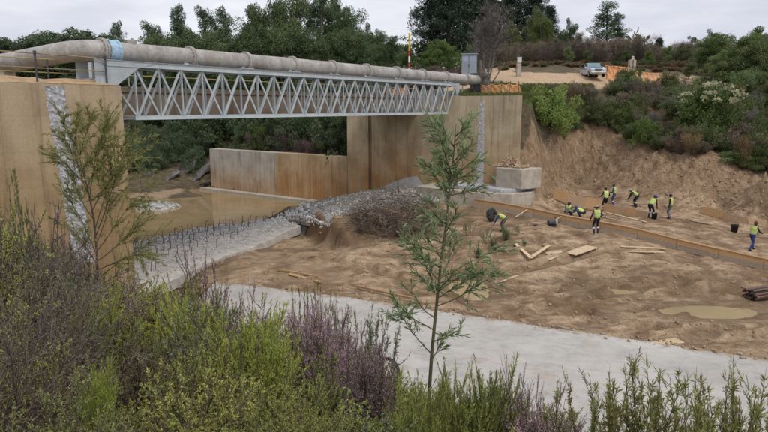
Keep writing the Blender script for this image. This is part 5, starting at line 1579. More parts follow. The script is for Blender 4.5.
for px, D, top, wf, lb in ((588, 4.4, 384, .75, 'narrow leaved shrub left of the slab shrubs'), (604, 4.1, 376, .6, 'narrow leaved shrub with the densest top'), (628, 4.3, 360, .75, 'tallest narrow leaved shrub before the slab'), (655, 4.0, 372, .8, 'narrow leaved shrub in the middle of the slab front'),
                           (690, 4.2, 378, .8, 'narrow leaved shrub right of the middle of the slab front'), (718, 4.3, 362, .6, 'tall single spray before the slab on the right'), (738, 4.0, 392, .8, 'low narrow leaved shrub near the right corner'), (760, 4.2, 384, .7, 'narrow leaved shrub at the right picture edge'), (672, 3.7, 396, .8, 'low narrow leaved shrub at the bottom edge')):
    accent('willowherb', px, D, top, 'narrow', 'narrow_leaf_shrub', lb, None, wf * 1.15)

# ------------------------------------------------------------------ young wattle in the centre and the willowy sapling on the left
def sapling(name, label, base, path, rad, branches, leafm, stemm, L_, W_, seed, per=46, hang=0.0):
    """path: trunk points; branches: (t, dir, length)"""
    rng = np.random.default_rng(seed)
    S, F = MB(), MB()
    trunk = [np.array(p, float) for p in path]
    e = empty(name, base, 0, label, 'tree')
    S.tube(trunk, list(np.linspace(rad, rad * .2, len(trunk))), 8)
    B = MB()
    for t, d, ln in branches:
        b, _ = along(trunk, np.array([t])); st = bend_stem(rng, b[0], d, ln, 6, .06 - hang, .09); B.tube(st, list(np.linspace(rad * .34, .002, 7)), 5, False)
        subs = [st]
        for j in range(int(5 + ln * 7)):
            q, dd = along(st, np.array([rng.uniform(.25, .97)])); dd = dd[0] / np.linalg.norm(dd[0])
            tw = bend_stem(rng, q[0], dd + rng.normal(0, .6, 3), ln * rng.uniform(.22, .55), 4, .03 - hang, .1); B.tube(tw, [.004, .0035, .003, .002, .001], 3, False); subs.append(tw)
        for k, tw in enumerate(subs):
            n = max(6, int(per * (.5 if k else .8) * min(1, .3 + ln))); pos, dd = along(tw, .1 + .9 * rng.random(n)); dd /= np.linalg.norm(dd, axis=1, keepdims=True)
            F.leaves(pos, dd + rnd_dir(rng, n) * .6 + np.array([0, 0, -hang * 3]), L_, W_, .12, rng=rng)
    S.build('trunk', stemm, e, True); B.build('branches', stemm, e, True); F.build('foliage', leafm, e)
    return e
M_green_stem = simple_mat('green_stem', (.075, .075, .035), (.12, .11, .055), 14, .8)
wb_ = on((Q(430, 6.0, 4.5).x, 6.0))
tw_top = P(455, 126, 6.1)
def rp(px, py, D): return tuple(P(px, py, D) - wb_)
path = [(0, 0, -.15), rp(429, 395, 6.0), rp(432, 350, 6.0), rp(437, 300, 6.02), rp(441, 262, 6.05), rp(446, 225, 6.07), rp(450, 185, 6.1), rp(454, 150, 6.1), rp(456, 124, 6.1)]
br = []
rng = np.random.default_rng(17)
for k in range(44):
    t = rng.uniform(.38, .99); a = rng.uniform(0, 6.28)
    ln = .50 * (1.25 - t) ** .35 * rng.uniform(.35, 1.3)
    br.append((t, (math.cos(a), math.sin(a), rng.uniform(.2, 1.1)), max(ln, .14)))
br += [(.36, (.95, -.1, .32), .75), (.40, (.8, .2, .5), .65), (.30, (-.9, .1, .45), .62), (.27, (.7, -.2, .5), .35), (.33, (-.6, -.3, .6), .4), (.24, (-.9, 0, .5), .55), (.22, (.5, .3, .7), .3), (.45, (1, 0, .3), .7), (.44, (-.7, .2, .6), .5)]
sapling('young_wattle', 'slender young wattle tree with dark narrow leaves standing in the middle foreground', wb_, path, .022, br, FL['sapling'], M_green_stem, .090, .0150, 21, 24, .03)
lb_ = on((Q(97, 10.5, 4).x, 10.5))
def rl(px, py, D): return tuple(P(px, py, D) - lb_)
path = [(0, 0, -.15), rl(98, 285, 10.5), rl(97, 255, 10.5), rl(94, 220, 10.5), rl(88, 190, 10.5), rl(80, 160, 10.5), rl(74, 135, 10.5)]
br = [(.35, (.6, .1, .8), 1.5), (.42, (.45, -.2, .9), 1.6), (.5, (-.5, .1, .8), 1.0), (.55, (.55, .2, .7), 1.4), (.62, (.2, -.1, 1), 1.3), (.7, (-.6, .2, .7), .8), (.78, (.7, 0, .6), 1.1), (.85, (.2, .2, 1), .8), (.93, (-.5, -.2, .7), .6), (.97, (.3, .1, 1), .5),
      (.3, (.8, 0, .5), 1.3), (.25, (.9, -.1, .35), 1.1), (.28, (-.4, -.3, .8), .9), (.2, (.7, .2, .55), 1.2), (.45, (.3, .2, 1), 1.7), (.55, (-.2, .3, 1), 1.2), (.6, (.8, .1, .6), 1.0), (.68, (.4, -.3, .9), 1.1), (.38, (.2, .3, 1), 1.5), (.75, (-.3, -.2, .9), .8), (.33, (-.5, .2, .9), 1.2)]
sapling('willowy_sapling', 'thin yellow green sapling with drooping narrow leaves before the near abutment', lb_, path, .028, br, FL['narrow'], M_stem, .105, .013, 23, 78, .03)

# ------------------------------------------------------------------ litter, grass and dead wood under the shrubs
pts = []
while len(pts) < 3200:
    d = rs.uniform(2.2, 13); x = Q(rs.uniform(-60, 560 if d > 6 else 820), d, 5).x; pts.append(on((x, d)))
mb = MB(); rg = np.random.default_rng(9); base = np.array([tuple(p) for p in pts])
base = np.repeat(base, 3, 0) + rg.normal(0, .12, (len(base) * 3, 3)) * np.array([1, 1, .25]) + np.array([0, 0, .03])
mb.leaves(base, rg.normal(0, 1, (len(base), 3)) * np.array([1, 1, .35]), .26, .008, .1, rng=rg)
tag(mb.build('twig_litter', FL['litter']), 'dead twigs lying under the bank shrubs', 'twigs', kind='stuff')
pts = [p for p in pts if vnoise(p.x * .8, p.y * .8, 2) > .42]
grass_stuff('bank_grass', pts, .30, FL['grass'], 'wispy green grass between the bank shrubs', 9, .006)
M_dead = simple_mat('weathered_wood', (.22, .19, .16), (.34, .31, .275), 9, .9, bmp=.5, stretch=(1, 6, 6))
for a, b_, r_, lb in (((-8, 398), (32, 380), .045, 'pale dead log lying at the left picture edge'), ((-5, 412), (30, 392), .03, 'thinner dead branch lying just below the pale log')):
    p0, p1 = gt(*a, 2.5, 20), gt(*b_, 2.5, 20)
    mb = MB(); mb.tube([lerp(p0, p1, k / 6) + Vector((0, 0, r_ * .8 + .02 * math.sin(k * 2.2))) for k in range(7)], [r_ * (1.1 - .08 * k) for k in range(7)], 8)
    tag(mb.build('dead_log', M_dead, None, True), lb, 'log')
for i, (px, py, s) in enumerate(((70, 366, .22), (92, 374, .14), (20, 425, .12))):
    p = gt(px, py, 2.5, 25)
    o = obj('stone', rock_mesh(200 + i, simple_mat('lichen_stone_%d' % i, (.20, .17, .125), (.33, .29, .22), 6, .95, bmp=.6), 2, .6), None, p, (0, 0, i * 1.3), (s * 1.5, s, s))
    tag(o, ['largest tan stone lying among the left bank shrubs', 'smaller grey brown stone right of the largest one', 'small stone at the bottom left corner'][i], 'stone')

# ------------------------------------------------------------------ site workers
def cloth(name, c, rough=.85): return simple_mat(name, c, tuple(x * .72 for x in c), 14, rough, bmp=.25)
M_skin = simple_mat('skin', (.115, .065, .042), (.085, .047, .03), 10, .6)
M_eye = simple_mat('eye_dark', (.02, .018, .016), (.03, .027, .024), 10, .3)
M_boot = cloth('boot_leather', (.03, .025, .022))
M_vest = simple_mat('lime_vest', (.50, .62, .11), (.42, .53, .09), 12, .7)
M_silver = simple_mat('reflective_band', (.62, .63, .62), (.5, .51, .5), 20, .45)
CL = {'navy': cloth('navy_cotton', (.022, .028, .055)), 'blue': cloth('blue_overall', (.035, .07, .22)), 'grey': cloth('grey_cotton', (.13, .135, .14)), 'jean': cloth('faded_denim', (.11, .14, .18)),
      'black': cloth('black_jacket', (.018, .018, .02))}
HAT = {k: simple_mat(k + '_hat', c, tuple(x * .8 for x in c), 8, .45) for k, c in {'grey': (.30, .30, .31), 'black': (.02, .02, .022), 'blue': (.05, .10, .36), 'red': (.14, .02, .022), 'navy': (.03, .04, .09)}.items()}
def ik(a, b, l1, l2, hint):
    d = b - a; L_ = min(d.length, (l1 + l2) * .995); dn = d.normalized()
    x = (l1 * l1 - l2 * l2 + L_ * L_) / (2 * L_); h = math.sqrt(max(l1 * l1 - x * x, 0))
    side = hint - dn * hint.dot(dn); side.normalize()
    return a + dn * x + side * h, a + dn * L_
def capsule_bm(bm, p0, p1, r0, r1):
    d = p1 - p0; L_ = d.length
    q = Vector((0, 0, 1)).rotation_difference(d.normalized() if L_ > 1e-6 else Vector((0, 0, 1))).to_matrix().to_4x4()
    if L_ > 1e-4:
        bmesh.ops.create_cone(bm, cap_ends=True, segments=10, radius1=r0, radius2=r1, depth=L_, matrix=Matrix.Translation((p0 + p1) / 2) @ q)
    for p, r_ in ((p0, r0), (p1, r1)):
        bmesh.ops.create_icosphere(bm, subdivisions=2, radius=r_, matrix=Matrix.Translation(p))
def remeshed(caps, voxel, name):
    bm = bmesh.new()
    for c in caps: capsule_bm(bm, c[0], c[1], c[2], c[3])
    me = bpy.data.meshes.new(name); bm.to_mesh(me); bm.free()
    o = bpy.data.objects.new(name, me); COL.objects.link(o)
    m = o.modifiers.new('r', 'REMESH'); m.mode = 'VOXEL'; m.voxel_size = voxel
    m2 = o.modifiers.new('s', 'SMOOTH'); m2.factor = .5; m2.iterations = 2
    dg = bpy.context.evaluated_depsgraph_get()
    out = bpy.data.meshes.new_from_object(o.evaluated_get(dg)); out.name = name
    bpy.data.objects.remove(o); bpy.data.meshes.remove(me)
    out.polygons.foreach_set('use_smooth', np.ones(len(out.polygons), bool))
    return out
def classify(me, caps, keys):
    n = len(me.polygons); c = np.zeros(n * 3); me.polygons.foreach_get('center', c); c = c.reshape(-1, 3)
    best = np.full(n, 1e9); lab = np.zeros(n, np.int32)
    for a, b, r0, r1, k in caps:
        a_, b_ = np.array(a), np.array(b); d = b_ - a_; L2 = max(d @ d, 1e-9)
        t = np.clip((c - a_) @ d / L2, 0, 1); dist = np.linalg.norm(c - a_ - t[:, None] * d, axis=1) - (r0 + (r1 - r0) * t)
        m = dist < best; best[m] = dist[m]; lab[m] = keys.index(k)
    me.polygons.foreach_set('material_index', lab)
def person(label, loc, rz, lean=3, pel=(0, 0, .93), feet=((-.12, 0), (.12, .05)), hands=((-.3, .1, .82), (.3, .12, .82)), head=8, side=0, sleeve='blue', trouser='navy', hat='grey', hatkind='helmet', bands=True, knee=(0, 1, 0), scale=1.0, vest=True):
    V = Vector
    pel = V(pel); ln = R(lean); sd_ = R(side)
    up = V((math.sin(sd_), math.sin(ln) * math.cos(sd_), math.cos(ln) * math.cos(sd_)))
    hl = R(lean * .75 + head); hup = V((math.sin(sd_), math.sin(hl), math.cos(hl))).normalized()
    right = V((1, 0, 0)); right = (right - up * right.dot(up)).normalized(); fwd = up.cross(right)
    hr_ = (right - hup * right.dot(hup)).normalized(); hf = hup.cross(hr_)
    waist = pel + up * .14; chest = pel + up * .36; neck = pel + up * .52
    hc = neck + hup * .135
    caps = [(pel - right * .075, pel + right * .075, .118, .118, 't'), (pel, waist, .13, .125, 't'), (waist, chest, .122, .14, 's'), (waist - right * .05, chest - right * .09, .10, .11, 's'), (waist + right * .05, chest + right * .09, .10, .11, 's'),
            (chest + up * .07 - right * .14, chest + up * .07 + right * .14, .085, .085, 's'), (neck - up * .03, neck + hup * .07, .055, .052, 'k'),
            (hc - hup * .045 + hf * .015, hc + hup * .04, .072, .092, 'k'), (hc + hf * .03 - hup * .07, hc + hf * .05 - hup * .07, .045, .035, 'k'),
            (hc + hf * .088 + hup * .005, hc + hf * .105 - hup * .028, .012, .018, 'k'), (hc + hr_ * .088 - hup * .03, hc + hr_ * .092 + hup * .01, .015, .018, 'k'), (hc - hr_ * .088 - hup * .03, hc - hr_ * .092 + hup * .01, .015, .018, 'k'),
            (hc + hf * .083 + hr_ * .032 + hup * .008, hc + hf * .084 + hr_ * .033 + hup * .008, .013, .013, 'e'), (hc + hf * .083 - hr_ * .032 + hup * .008, hc + hf * .084 - hr_ * .033 + hup * .008, .013, .013, 'e'),
            (hc + hf * .088 - hup * .058 - hr_ * .02, hc + hf * .088 - hup * .058 + hr_ * .02, .010, .010, 'e')]
    for i, sg in enumerate((-1, 1)):
        hip = pel + right * .095 * sg - up * .03
        fx = feet[i]; ank = V((fx[0], fx[1], .09 + (fx[2] if len(fx) > 2 else 0)))
        kn, ank = ik(hip, ank, .43, .43, V(knee) + right * .15 * sg)
        caps += [(hip, kn, .098, .068, 't'), (kn, ank, .070, .056, 't'), (ank + V((0, -.03, -.035)), ank + V((0, .13, -.05)), .048, .040, 'b'), (ank, ank + V((0, 0, -.04)), .05, .048, 'b')]
        sh = pel + up * .45 + right * .185 * sg
        hd = V(hands[i])
        el, wr = ik(sh, hd, .29, .26, -fwd * .8 + right * .55 * sg - V((0, 0, .3)))
        caps += [(sh, el, .066, .050, 's'), (el, wr, .050, .038, 's')]
        ad = (wr - el).normalized(); ac = right - ad * right.dot(ad); ac = ac.normalized() if ac.length > .1 else fwd
        an = ad.cross(ac).normalized()
        pe = wr + ad * .085
        caps += [(wr, wr + ad * .03, .032, .03, 'k'), (wr + ad * .03 - ac * .018, pe - ac * .022, .022, .016, 'k'), (wr + ad * .03 + ac * .018, pe + ac * .022, .022, .016, 'k')]
        for q, fl in enumerate((.062, .075, .07, .055)):
            b0 = pe + ac * (-.033 + .022 * q); b1 = b0 + ad * fl * .55 + an * .012; b2 = b1 + ad * fl * .4 + an * .03
            caps += [(b0, b1, .0105, .0100, 'k'), (b1, b2, .0100, .0090, 'k')]
        th = wr + ad * .035 - ac * .03 * sg; caps += [(th, th - ac * .035 * sg + ad * .03, .013, .0115, 'k'), (th - ac * .035 * sg + ad * .03, th - ac * .045 * sg + ad * .062, .0115, .010, 'k')]
    keys = ['k', 's', 't', 'b', 'e']
    body = remeshed([c[:4] for c in caps], .0135, 'body')
    body.materials.clear()
    for m in (M_skin, CL[sleeve], CL[trouser], M_boot, M_eye): body.materials.append(m)
    classify(body, caps, keys)
    e = empty('person', loc, rz, label, 'person'); e.scale = (scale,) * 3
    obj('body', body, e)
    if vest:
        vc = [(waist - up * .05, chest, .145, .165), (waist - right * .06 - up * .05, chest - right * .10, .118, .13), (waist + right * .06 - up * .05, chest + right * .10, .118, .13), (chest + up * .075 - right * .13, chest + up * .075 + right * .13, .100, .100)]
        vm = remeshed(vc, .016, 'vest'); n = len(vm.polygons); c = np.zeros(n * 3); vm.polygons.foreach_get('center', c); c = c.reshape(-1, 3)
        tt = (c - np.array(pel)) @ np.array(up); xr = np.abs((c - np.array(pel)) @ np.array(right))
        st = ((tt > .17) & (tt < .215)) | ((tt > .27) & (xr > .085) & (xr < .125))
        vm.materials.clear(); vm.materials.append(M_vest); vm.materials.append(M_silver); vm.polygons.foreach_set('material_index', st.astype(np.int32))
        obj('vest', vm, e)
    if bands:
        for i, sg in enumerate((-1, 1)):
            hip = pel + right * .095 * sg - up * .03; fx = feet[i]; ank = V((fx[0], fx[1], .09)); kn, ank = ik(hip, ank, .43, .43, V(knee) + right * .15 * sg)
            a = lerp(kn, ank, .30); b = lerp(kn, ank, .48)
            mb = MB(); mb.tube([a, b], [.073, .070], 12, False); mb.build('leg_band', M_silver, e, True)
    mb = MB(); rot = Matrix((hr_, hf, hup)).transposed()
    if hatkind == 'helmet':
        mb.lathe([(.155, 0), (.158, .012), (.122, .018), (.118, .05), (.102, .095), (.07, .128), (.03, .143), (.002, .147)], 18, hc + hup * .028, rot)
        mb.tube([hc + hup * .165 - hf * .09, hc + hup * .18, hc + hup * .165 + hf * .08], .014, 6)
    elif hatkind == 'brim':
        mb.lathe([(.20, -.012), (.205, 0), (.118, .012), (.113, .06), (.09, .105), (.04, .12), (.002, .122)], 18, hc + hup * .03, rot)
    else:
        mb.lathe([(.100, 0), (.106, .02), (.104, .06), (.085, .105), (.05, .13), (.002, .14)], 16, hc + hup * .0, rot)
    mb.build('hat', HAT[hat], e, True)
    return e
W_ = lambda px, py: gt(px, py, 22, 60)
person('worker in lime vest bending left over the cut, alone near the brush heap', W_(504, 232), R(82), 68, (0, -.05, .86), ((-.13, -.05), (.13, .1)), ((-.18, .62, .55), (.16, .60, .50)), -10, 0, 'blue', 'grey', 'black', 'cap', False)
person('worker crouching behind the formwork, dark cap, facing the camera', W_(567, 219), R(185), 30, (0, -.12, .50), ((-.16, .08), (.16, .1)), ((-.2, .42, .42), (.2, .42, .42)), 10, 0, 'grey', 'navy', 'black', 'cap', False)
person('worker in blue sleeves stooping low beside the crouching one', W_(582, 219), R(78), 66, (0, -.1, .48), ((-.16, .05), (.16, .1)), ((-.22, .72, .38), (.2, .74, .36)), -25, 0, 'blue', 'navy', 'blue', 'cap', False)
person('worker standing in front of the formwork with his back turned, grey brimmed hat', W_(596, 234), R(8), 8, (0, 0, .92), ((-.13, 0), (.14, .06)), ((-.26, .25, .92), (.28, .22, .95)), 18, 0, 'navy', 'navy', 'grey', 'brim', True)
person('worker with his back turned standing left of the one in blue', W_(605, 211), R(20), 5, (0, 0, .93), ((-.12, 0), (.13, .05)), ((-.34, .22, 1.05), (.26, .2, .98)), 10, 0, 'navy', 'navy', 'black', 'cap', True)
person('worker in blue overalls standing farthest back of the group', W_(613.5, 206), R(55), 4, (0, 0, .93), ((-.12, 0), (.12, .04)), ((-.2, .3, 1.02), (.2, .3, 1.0)), 12, 0, 'blue', 'blue', 'navy', 'cap', True)
person('worker bending over the plywood shutters, right of the one in blue', W_(636, 207), R(78), 58, (0, -.05, .88), ((-.13, 0), (.13, .08)), ((-.15, .62, .62), (.16, .6, .58)), 0, 0, 'navy', 'navy', 'grey', 'cap', True)
person('worker in blue helmet leaning right over a black bucket', W_(650, 218), R(-60), 38, (0, -.05, .9), ((-.13, 0), (.13, .06)), ((-.16, .5, .62), (.18, .48, .55)), 8, 0, 'navy', 'navy', 'blue', 'helmet', True)
person('man in black jacket and grey jeans standing upright at the right of the group', W_(669.5, 219), R(55), 3, (0, 0, .93), ((-.11, 0), (.12, .03)), ((-.25, .08, .80), (.25, .1, .8)), 5, 0, 'black', 'jean', 'black', 'cap', False)
wr = person('worker in blue trousers and dark red helmet walking right, alone behind the formwork', W_(751, 250), R(-72), 12, (0, 0, .92), ((-.13, .28), (.12, -.26)), ((-.15, .42, 1.0), (.18, .46, 1.04)), 5, 0, 'navy', 'blue', 'red', 'helmet', False)

# ------------------------------------------------------------------ timber
def wood(name, a, b): return simple_mat(name, a, b, 2.2, .85, bmp=.12, stretch=(3, 3, 9))
M_pine = wood('pine_board', (.50, .335, .18), (.36, .225, .115))
M_orange_ply = wood('shutter_ply', (.52, .335, .175), (.40, .245, .125))
M_grey_ply = wood('cement_stained_ply', (.40, .335, .265), (.30, .235, .175))
M_ply2 = wood('worn_shutter_ply', (.47, .34, .22), (.37, .255, .155))
M_pale_wood = wood('fresh_board', (.64, .50, .33), (.50, .37, .23))
f0, f1 = gt(474, 207, 30, 60), gt(812, 279, 20, 60)
fw = empty('timber_formwork', on((f0 + f1) / 2), 0, 'long plank formwork running across the dug floor past the workers', 'formwork')
FD = (f1 - f0); FD.z = 0; FLEN = FD.length; FD.normalize(); FN = Vector((FD.y, -FD.x, 0))
if FN.y > 0: FN = -FN                                   # towards the camera
nseg = int(FLEN / 2.3) + 1
def fpt(s, off=0.0, dz=0.0, smooth=True):
    p = f0 + FD * s + FN * off
    zs = np.mean([hz(*(f0 + FD * (s + q))[:2]) for q in (-1.5, -.7, 0, .7, 1.5)])
    return Vector((p.x, p.y, zs + dz))
for i in range(nseg):
    a, b = i * FLEN / nseg + .01, (i + 1) * FLEN / nseg - .01
    for k, (dz, mt) in enumerate(((.13, M_grey_ply), (.43, M_orange_ply))):
        mb = MB(); mb.beam(fpt(a, rs.uniform(-.01, .01), dz), fpt(b, rs.uniform(-.01, .01), dz), .045, .295); rel(mb.build('plank', mt, fw), fw)
    mb = MB(); mb.beam(fpt(a, -.02, .603), fpt(b, -.02, .603), .14, .045); rel(mb.build('top_rail', M_orange_ply if i % 4 != 1 else M_pine, fw), fw)
    mb = MB(); mb.beam(fpt(a, -.75, .30), fpt(b, -.75, .30), .05, .40); rel(mb.build('back_plank', M_orange_ply, fw), fw)
for i in range(nseg * 2 + 1):
    s = min(max(i * FLEN / (nseg * 2), .05), FLEN - .05)
    mb = MB(); mb.beam(fpt(s, -.07, -.2), fpt(s, -.07, .46), .05, .06, tuple(FD)); rel(mb.build('stake', M_pine, fw), fw)
    if i % 2:
        mb = MB(); mb.beam(fpt(s, -.03, .646), fpt(s, -.78, .53), .06, .04); rel(mb.build('spacer', M_pine, fw), fw)
for px, lb in ((527, 'left raking strut'), (561, 'second raking strut'),):
    s = (gt(px, 217 + (px - 527) * .2, 22, 60) - f0).dot(FD)
    mb = MB(); mb.beam(fpt(s, .03, .5), fpt(s - .5, .75, .03), .07, .05); rel(mb.build('strut', M_pale_wood, fw), fw)
def shutter(label, a, b, h, n, mt):
    p0, p1 = gt(*a, 30, 70), gt(*b, 30, 70)
    e = empty('plywood_shutter', on((p0 + p1) / 2), 0, label, 'shutter')
    for i in range(n):
        q0, q1 = lerp(p0, p1, i / n + .004), lerp(p0, p1, (i + 1) / n - .004)
        zl = lambda t: lerp(p0.z, p1.z, t) - .06
        st_ = (.07, -.05, .03, -.08)[i % 4]
        q0 = Vector((q0.x, q0.y, zl(i / n) + h / 2 + st_)); q1 = Vector((q1.x, q1.y, zl((i + 1) / n) + h / 2 + st_))
        mb = MB(); mb.beam(q0, q1, .03, h); rel(mb.build('ply_panel', mt if i % 2 == 0 else M_ply2, e), e)
        dd = (q1 - q0).normalized(); nn = Vector((dd.y, -dd.x, 0)).normalized()
        if nn.y > 0: nn = -nn
        m_ = lerp(q0, q1, .5) - nn * .045
        mb = MB(); mb.beam(m_ - Vector((0, 0, h / 2 + .15)), m_ + Vector((0, 0, h / 2 - .05)), .05, .08, tuple(dd)); rel(mb.build('stake', M_pine, e), e)
shutter('tallest orange plywood shutter at the foot of the cut face', (553, 199), (601, 211), .78, 3, M_orange_ply)
shutter('low plywood shutter behind the bending workers', (603, 212), (647, 219), .62, 4, M_orange_ply)
shutter('separate plywood shutter on the right at the foot of the cut face', (701, 214), (747, 224), .55, 2, M_orange_ply)
shutter('pale shutter boards cut by the right picture edge', (748, 224), (785, 229), .42, 2, M_pale_wood)
def board(label, a, b, w, th=.04, mt=None, name='loose_board', lift=0.0, y0=18):
    p0, p1 = gt(*a, y0, 60), gt(*b, y0, 60)
    zz = max(p0.z, p1.z, hz(*((p0 + p1) / 2)[:2])) * .5 + .5 * (p0.z + p1.z) / 2 + lift
    d = p1 - p0
    mb = MB(); mb.beam(Vector((p0.x, p0.y, max(p0.z, zz - .1) + th)), Vector((p1.x, p1.y, max(p1.z, zz - .1) + th)), w, th)
    o = mb.build(name, mt or M_pale_wood); return tag(o, label, 'board')
board('left arm of the two boards lying in a V shape', (515, 244), (531, 261), .20)
board('right arm of the two boards lying in a V shape', (532, 260), (549, 246), .20)
board('pale plywood offcut lying right of the V shaped boards', (546, 254), (562, 252), .55, .03)
board('small broken plywood piece in front of the offcut', (548, 260), (556, 256), .3, .03)
board('wide pale plywood sheet lying before the back turned worker', (570, 257), (592, 247), .75, .03)
board('long thin board right of the pale plywood sheet, upper one', (620, 247), (665, 250), .16)
board('long thin board right of the pale plywood sheet, lower one', (628, 252), (664, 254), .12)
board('long plank lying from the standing workers towards the formwork', (606, 213), (646, 223), .16, y0=30)
board('second plank lying beside the long one behind the formwork', (600, 217), (640, 226), .12, y0=30, mt=M_grey_ply)
board('upper of two timber lengths lying left on the dug floor', (278, 271), (318, 278), .10, .09, M_pine)
board('lower of two timber lengths lying left on the dug floor', (289, 275), (321, 284), .16, .06, M_pine)
board('single long timber lying near the slab edge, left of the wattle', (358, 289), (412, 300), .11, .09, M_pine)
board('dark wooden pole resting on the slab edge', (556, 328), (591, 338), .09, .08, M_grey_ply, lift=.05)
board('pale plywood scrap poking over the slab edge', (654, 345), (680, 341), .5, .03)
board('small board scrap lying on the slab at the right', (738, 369), (748, 374), .07, .04, M_grey_ply, lift=.2)
board('short board lying on the mud near the right shutter', (690, 221), (712, 226), .14, y0=30, mt=M_grey_ply)
board('pale board lying on the mud below the centre puddle', (500, 283), (518, 276), .10, .03)
board('board lying at the right edge beyond the formwork', (748, 262), (775, 268), .2, .04, M_grey_ply)

# ------------------------------------------------------------------ small site gear
M_black = simple_mat('black_plastic', (.018, .018, .02), (.03, .03, .032), 8, .5)
def bucket(label, px, py, s=1.0):
    e = empty('bucket', gt(px, py, 22, 60), 0, label, 'bucket')
    mb = MB(); mb.lathe([(.002, .01), (.13, .01), (.165, .32), (.175, .33), (.165, .335), (.155, .32), (.12, .03), (.002, .03)], 18); o = mb.build('pail', M_black, e, True); o.scale = (s,) * 3
    mb = MB(); mb.tube([(.168 * math.cos(a), 0, .31 + .13 * math.sin(a)) for a in [PI * i / 10 for i in range(11)]], .006, 5); o = mb.build('handle', M_railp, e, True); o.scale = (s,) * 3
bucket('black bucket at the feet of the worker in the blue helmet', 654, 219, 1.2)
bucket('dark bucket standing alone behind the formwork on the right', 734, 232, 1.5)
# crumpled black sack
sack = rock_mesh(301, M_black, 3, 1.0)
p = gt(491, 221, 30, 60); o = obj('sack', sack, None, p + Vector((0, 0, .38)), (0, 0, .4), (.36, .30, .46)); tag(o, 'bulging black sack beside the bending worker', 'sack')
# spade and pump by the formwork
e = empty('spade', gt(537, 225, 24, 60), R(-55), 'spade lying on the mud left of the crouching workers', 'spade')
mb = MB(); mb.tube([(0, 0, .05), (0, 1.0, .09)], .018, 6); mb.build('shaft', M_grey_ply, e); mb = MB(); mb.box((0, -.15, .04), (.2, .32, .015)); mb.build('blade', M_railp, e); mb = MB(); mb.tube([(-.07, 1.0, .09), (.07, 1.0, .09)], .018, 6); mb.build('grip', M_grey_ply, e)
e = empty('water_pump', gt(551, 226, 24, 60), R(20), 'small dark water pump on the mud before the crouching workers', 'pump')
mb = MB(); mb.tube([(-.22, 0, .22), (.22, 0, .22)], .15, 14); mb.build('motor', M_railp, e, False); mb = MB(); mb.lathe([(.002, -.07), (.2, -.07), (.2, .07), (.002, .07)], 16, (.3, 0, .22), Matrix.Rotation(PI / 2, 3, 'Y')); mb.build('impeller_housing', M_flange, e)
for sx in (-1, 1):
    mb = MB(); mb.box((0, sx * .14, .04), (.6, .05, .08)); mb.build('skid', M_black, e)
mb = MB(); mb.tube([(.3, 0, .4), (.35, .1, .48), (.6, .3, .2), (1.0, .4, .05), (1.5, .3, .05)], .035, 8); mb.build('hose', M_black, e, True)
# pole bundle at the right edge
e = empty('pole_bundle', gt(757, 297, 20, 50), R(-68), 'bundle of dark reddish poles lying at the right edge of the dug floor', 'poles')
M_redpole = simple_mat('creosote_pole', (.13, .07, .055), (.20, .13, .10), 6, .85, bmp=.3)
for i in range(22):
    layer = i // 6; k = i % 6
    y = (-.32 + .13 * k + (.065 if layer % 2 else 0)); z = .05 + layer * .11
    mb = MB(); x0 = rs.uniform(-.15, .15); mb.tube([(y, x0 - .55, z), (y + rs.uniform(-.04, .04), x0 + 1.9, z)], .055, 7); mb.build('pole', M_redpole if i % 4 else M_black, e)
# black drain hose looping on the slab
mb = MB(); zz = SLABZ + .06
hp = [G(366, 369, zz), G(376, 362, zz + .15), G(385, 357.5, zz + .3), G(393, 360, zz + .25), G(398, 367, zz + .1), G(399, 375, zz), G(395, 383, zz), G(385, 389, zz)]
fine_ = []
for i in range(len(hp) - 1):
    for k in range(8): fine_.append(lerp(hp[i], hp[i + 1], k / 8))
sm = [sum((fine_[min(max(i + q, 0), len(fine_) - 1)] for q in range(-5, 6)), Vector()) / 11 for i in range(len(fine_))]
mb.tube(sm, [.055 + .008 * (i % 2) for i in range(len(sm))], 10)
tag(mb.build('drain_hose', M_black, None, True), 'black corrugated drain hose looping over the slab edge', 'hose')
# tangle of uprooted brush in the middle
mb = MB(); rg = np.random.default_rng(88); n = 3400
cx_ = np.zeros((n, 3)); k = 0
while k < n:
    px, py = rg.uniform(342, 446), rg.uniform(200, 246)
    if ((px - 396) / 50) ** 2 + ((py - 222) / 20) ** 2 > 1: continue
    q = gt(px, py, 28, 55); hh = 1.15 * (1 - ((px - 396) / 50) ** 2) * rg.random() + .02
    cx_[k] = (q.x, q.y, q.z + hh); k += 1
mb.leaves(cx_, rg.normal(0, 1, (n, 3)) * np.array([1, 1, .45]), 1.0, .03, .1, rng=rg)
tag(mb.build('brush_heap', leaf_mat('uprooted_brush', (.045, .034, .026), (.105, .08, .06), (.22, .175, .135), 0)), 'heap of uprooted brown brush below the rock ridge', 'brush', kind='stuff')
for i in range(26):
    px, py = 394 + rs.gauss(0, 20), 226 + rs.gauss(0, 7); q = gt(px, py, 28, 55); a = rs.uniform(0, 6.28); ln = rs.uniform(.8, 2.0)
    q1 = q + Vector((math.cos(a) * ln * .7, math.sin(a) * ln * .5, rs.uniform(.3, 1.0)))
    mb = MB(); mb.tube([q, lerp(q, q1, .5) + Vector((0, 0, .12)), q1], [.04, .03, .01], 5)
    tag(mb.build('dead_branch', M_bark, None, True), 'bare dead branch poking out of the brush heap', 'branch', 'branches in the brush heap')
for px, py, h in ((506, 240, .8), (516, 236, .7), (494, 250, .7), (486, 244, .9), (478, 258, .6), (444, 262, .6), (524, 246, .4), (468, 236, .9)):
    shrub('plume' if px % 3 else 'willowherb', gt(px, py, 24, 50), h, 'sapling', 'weed_clump', 'green weed clump on the dug floor beside the brush heap', 'weeds near the brush heap', w=h * 1.1)
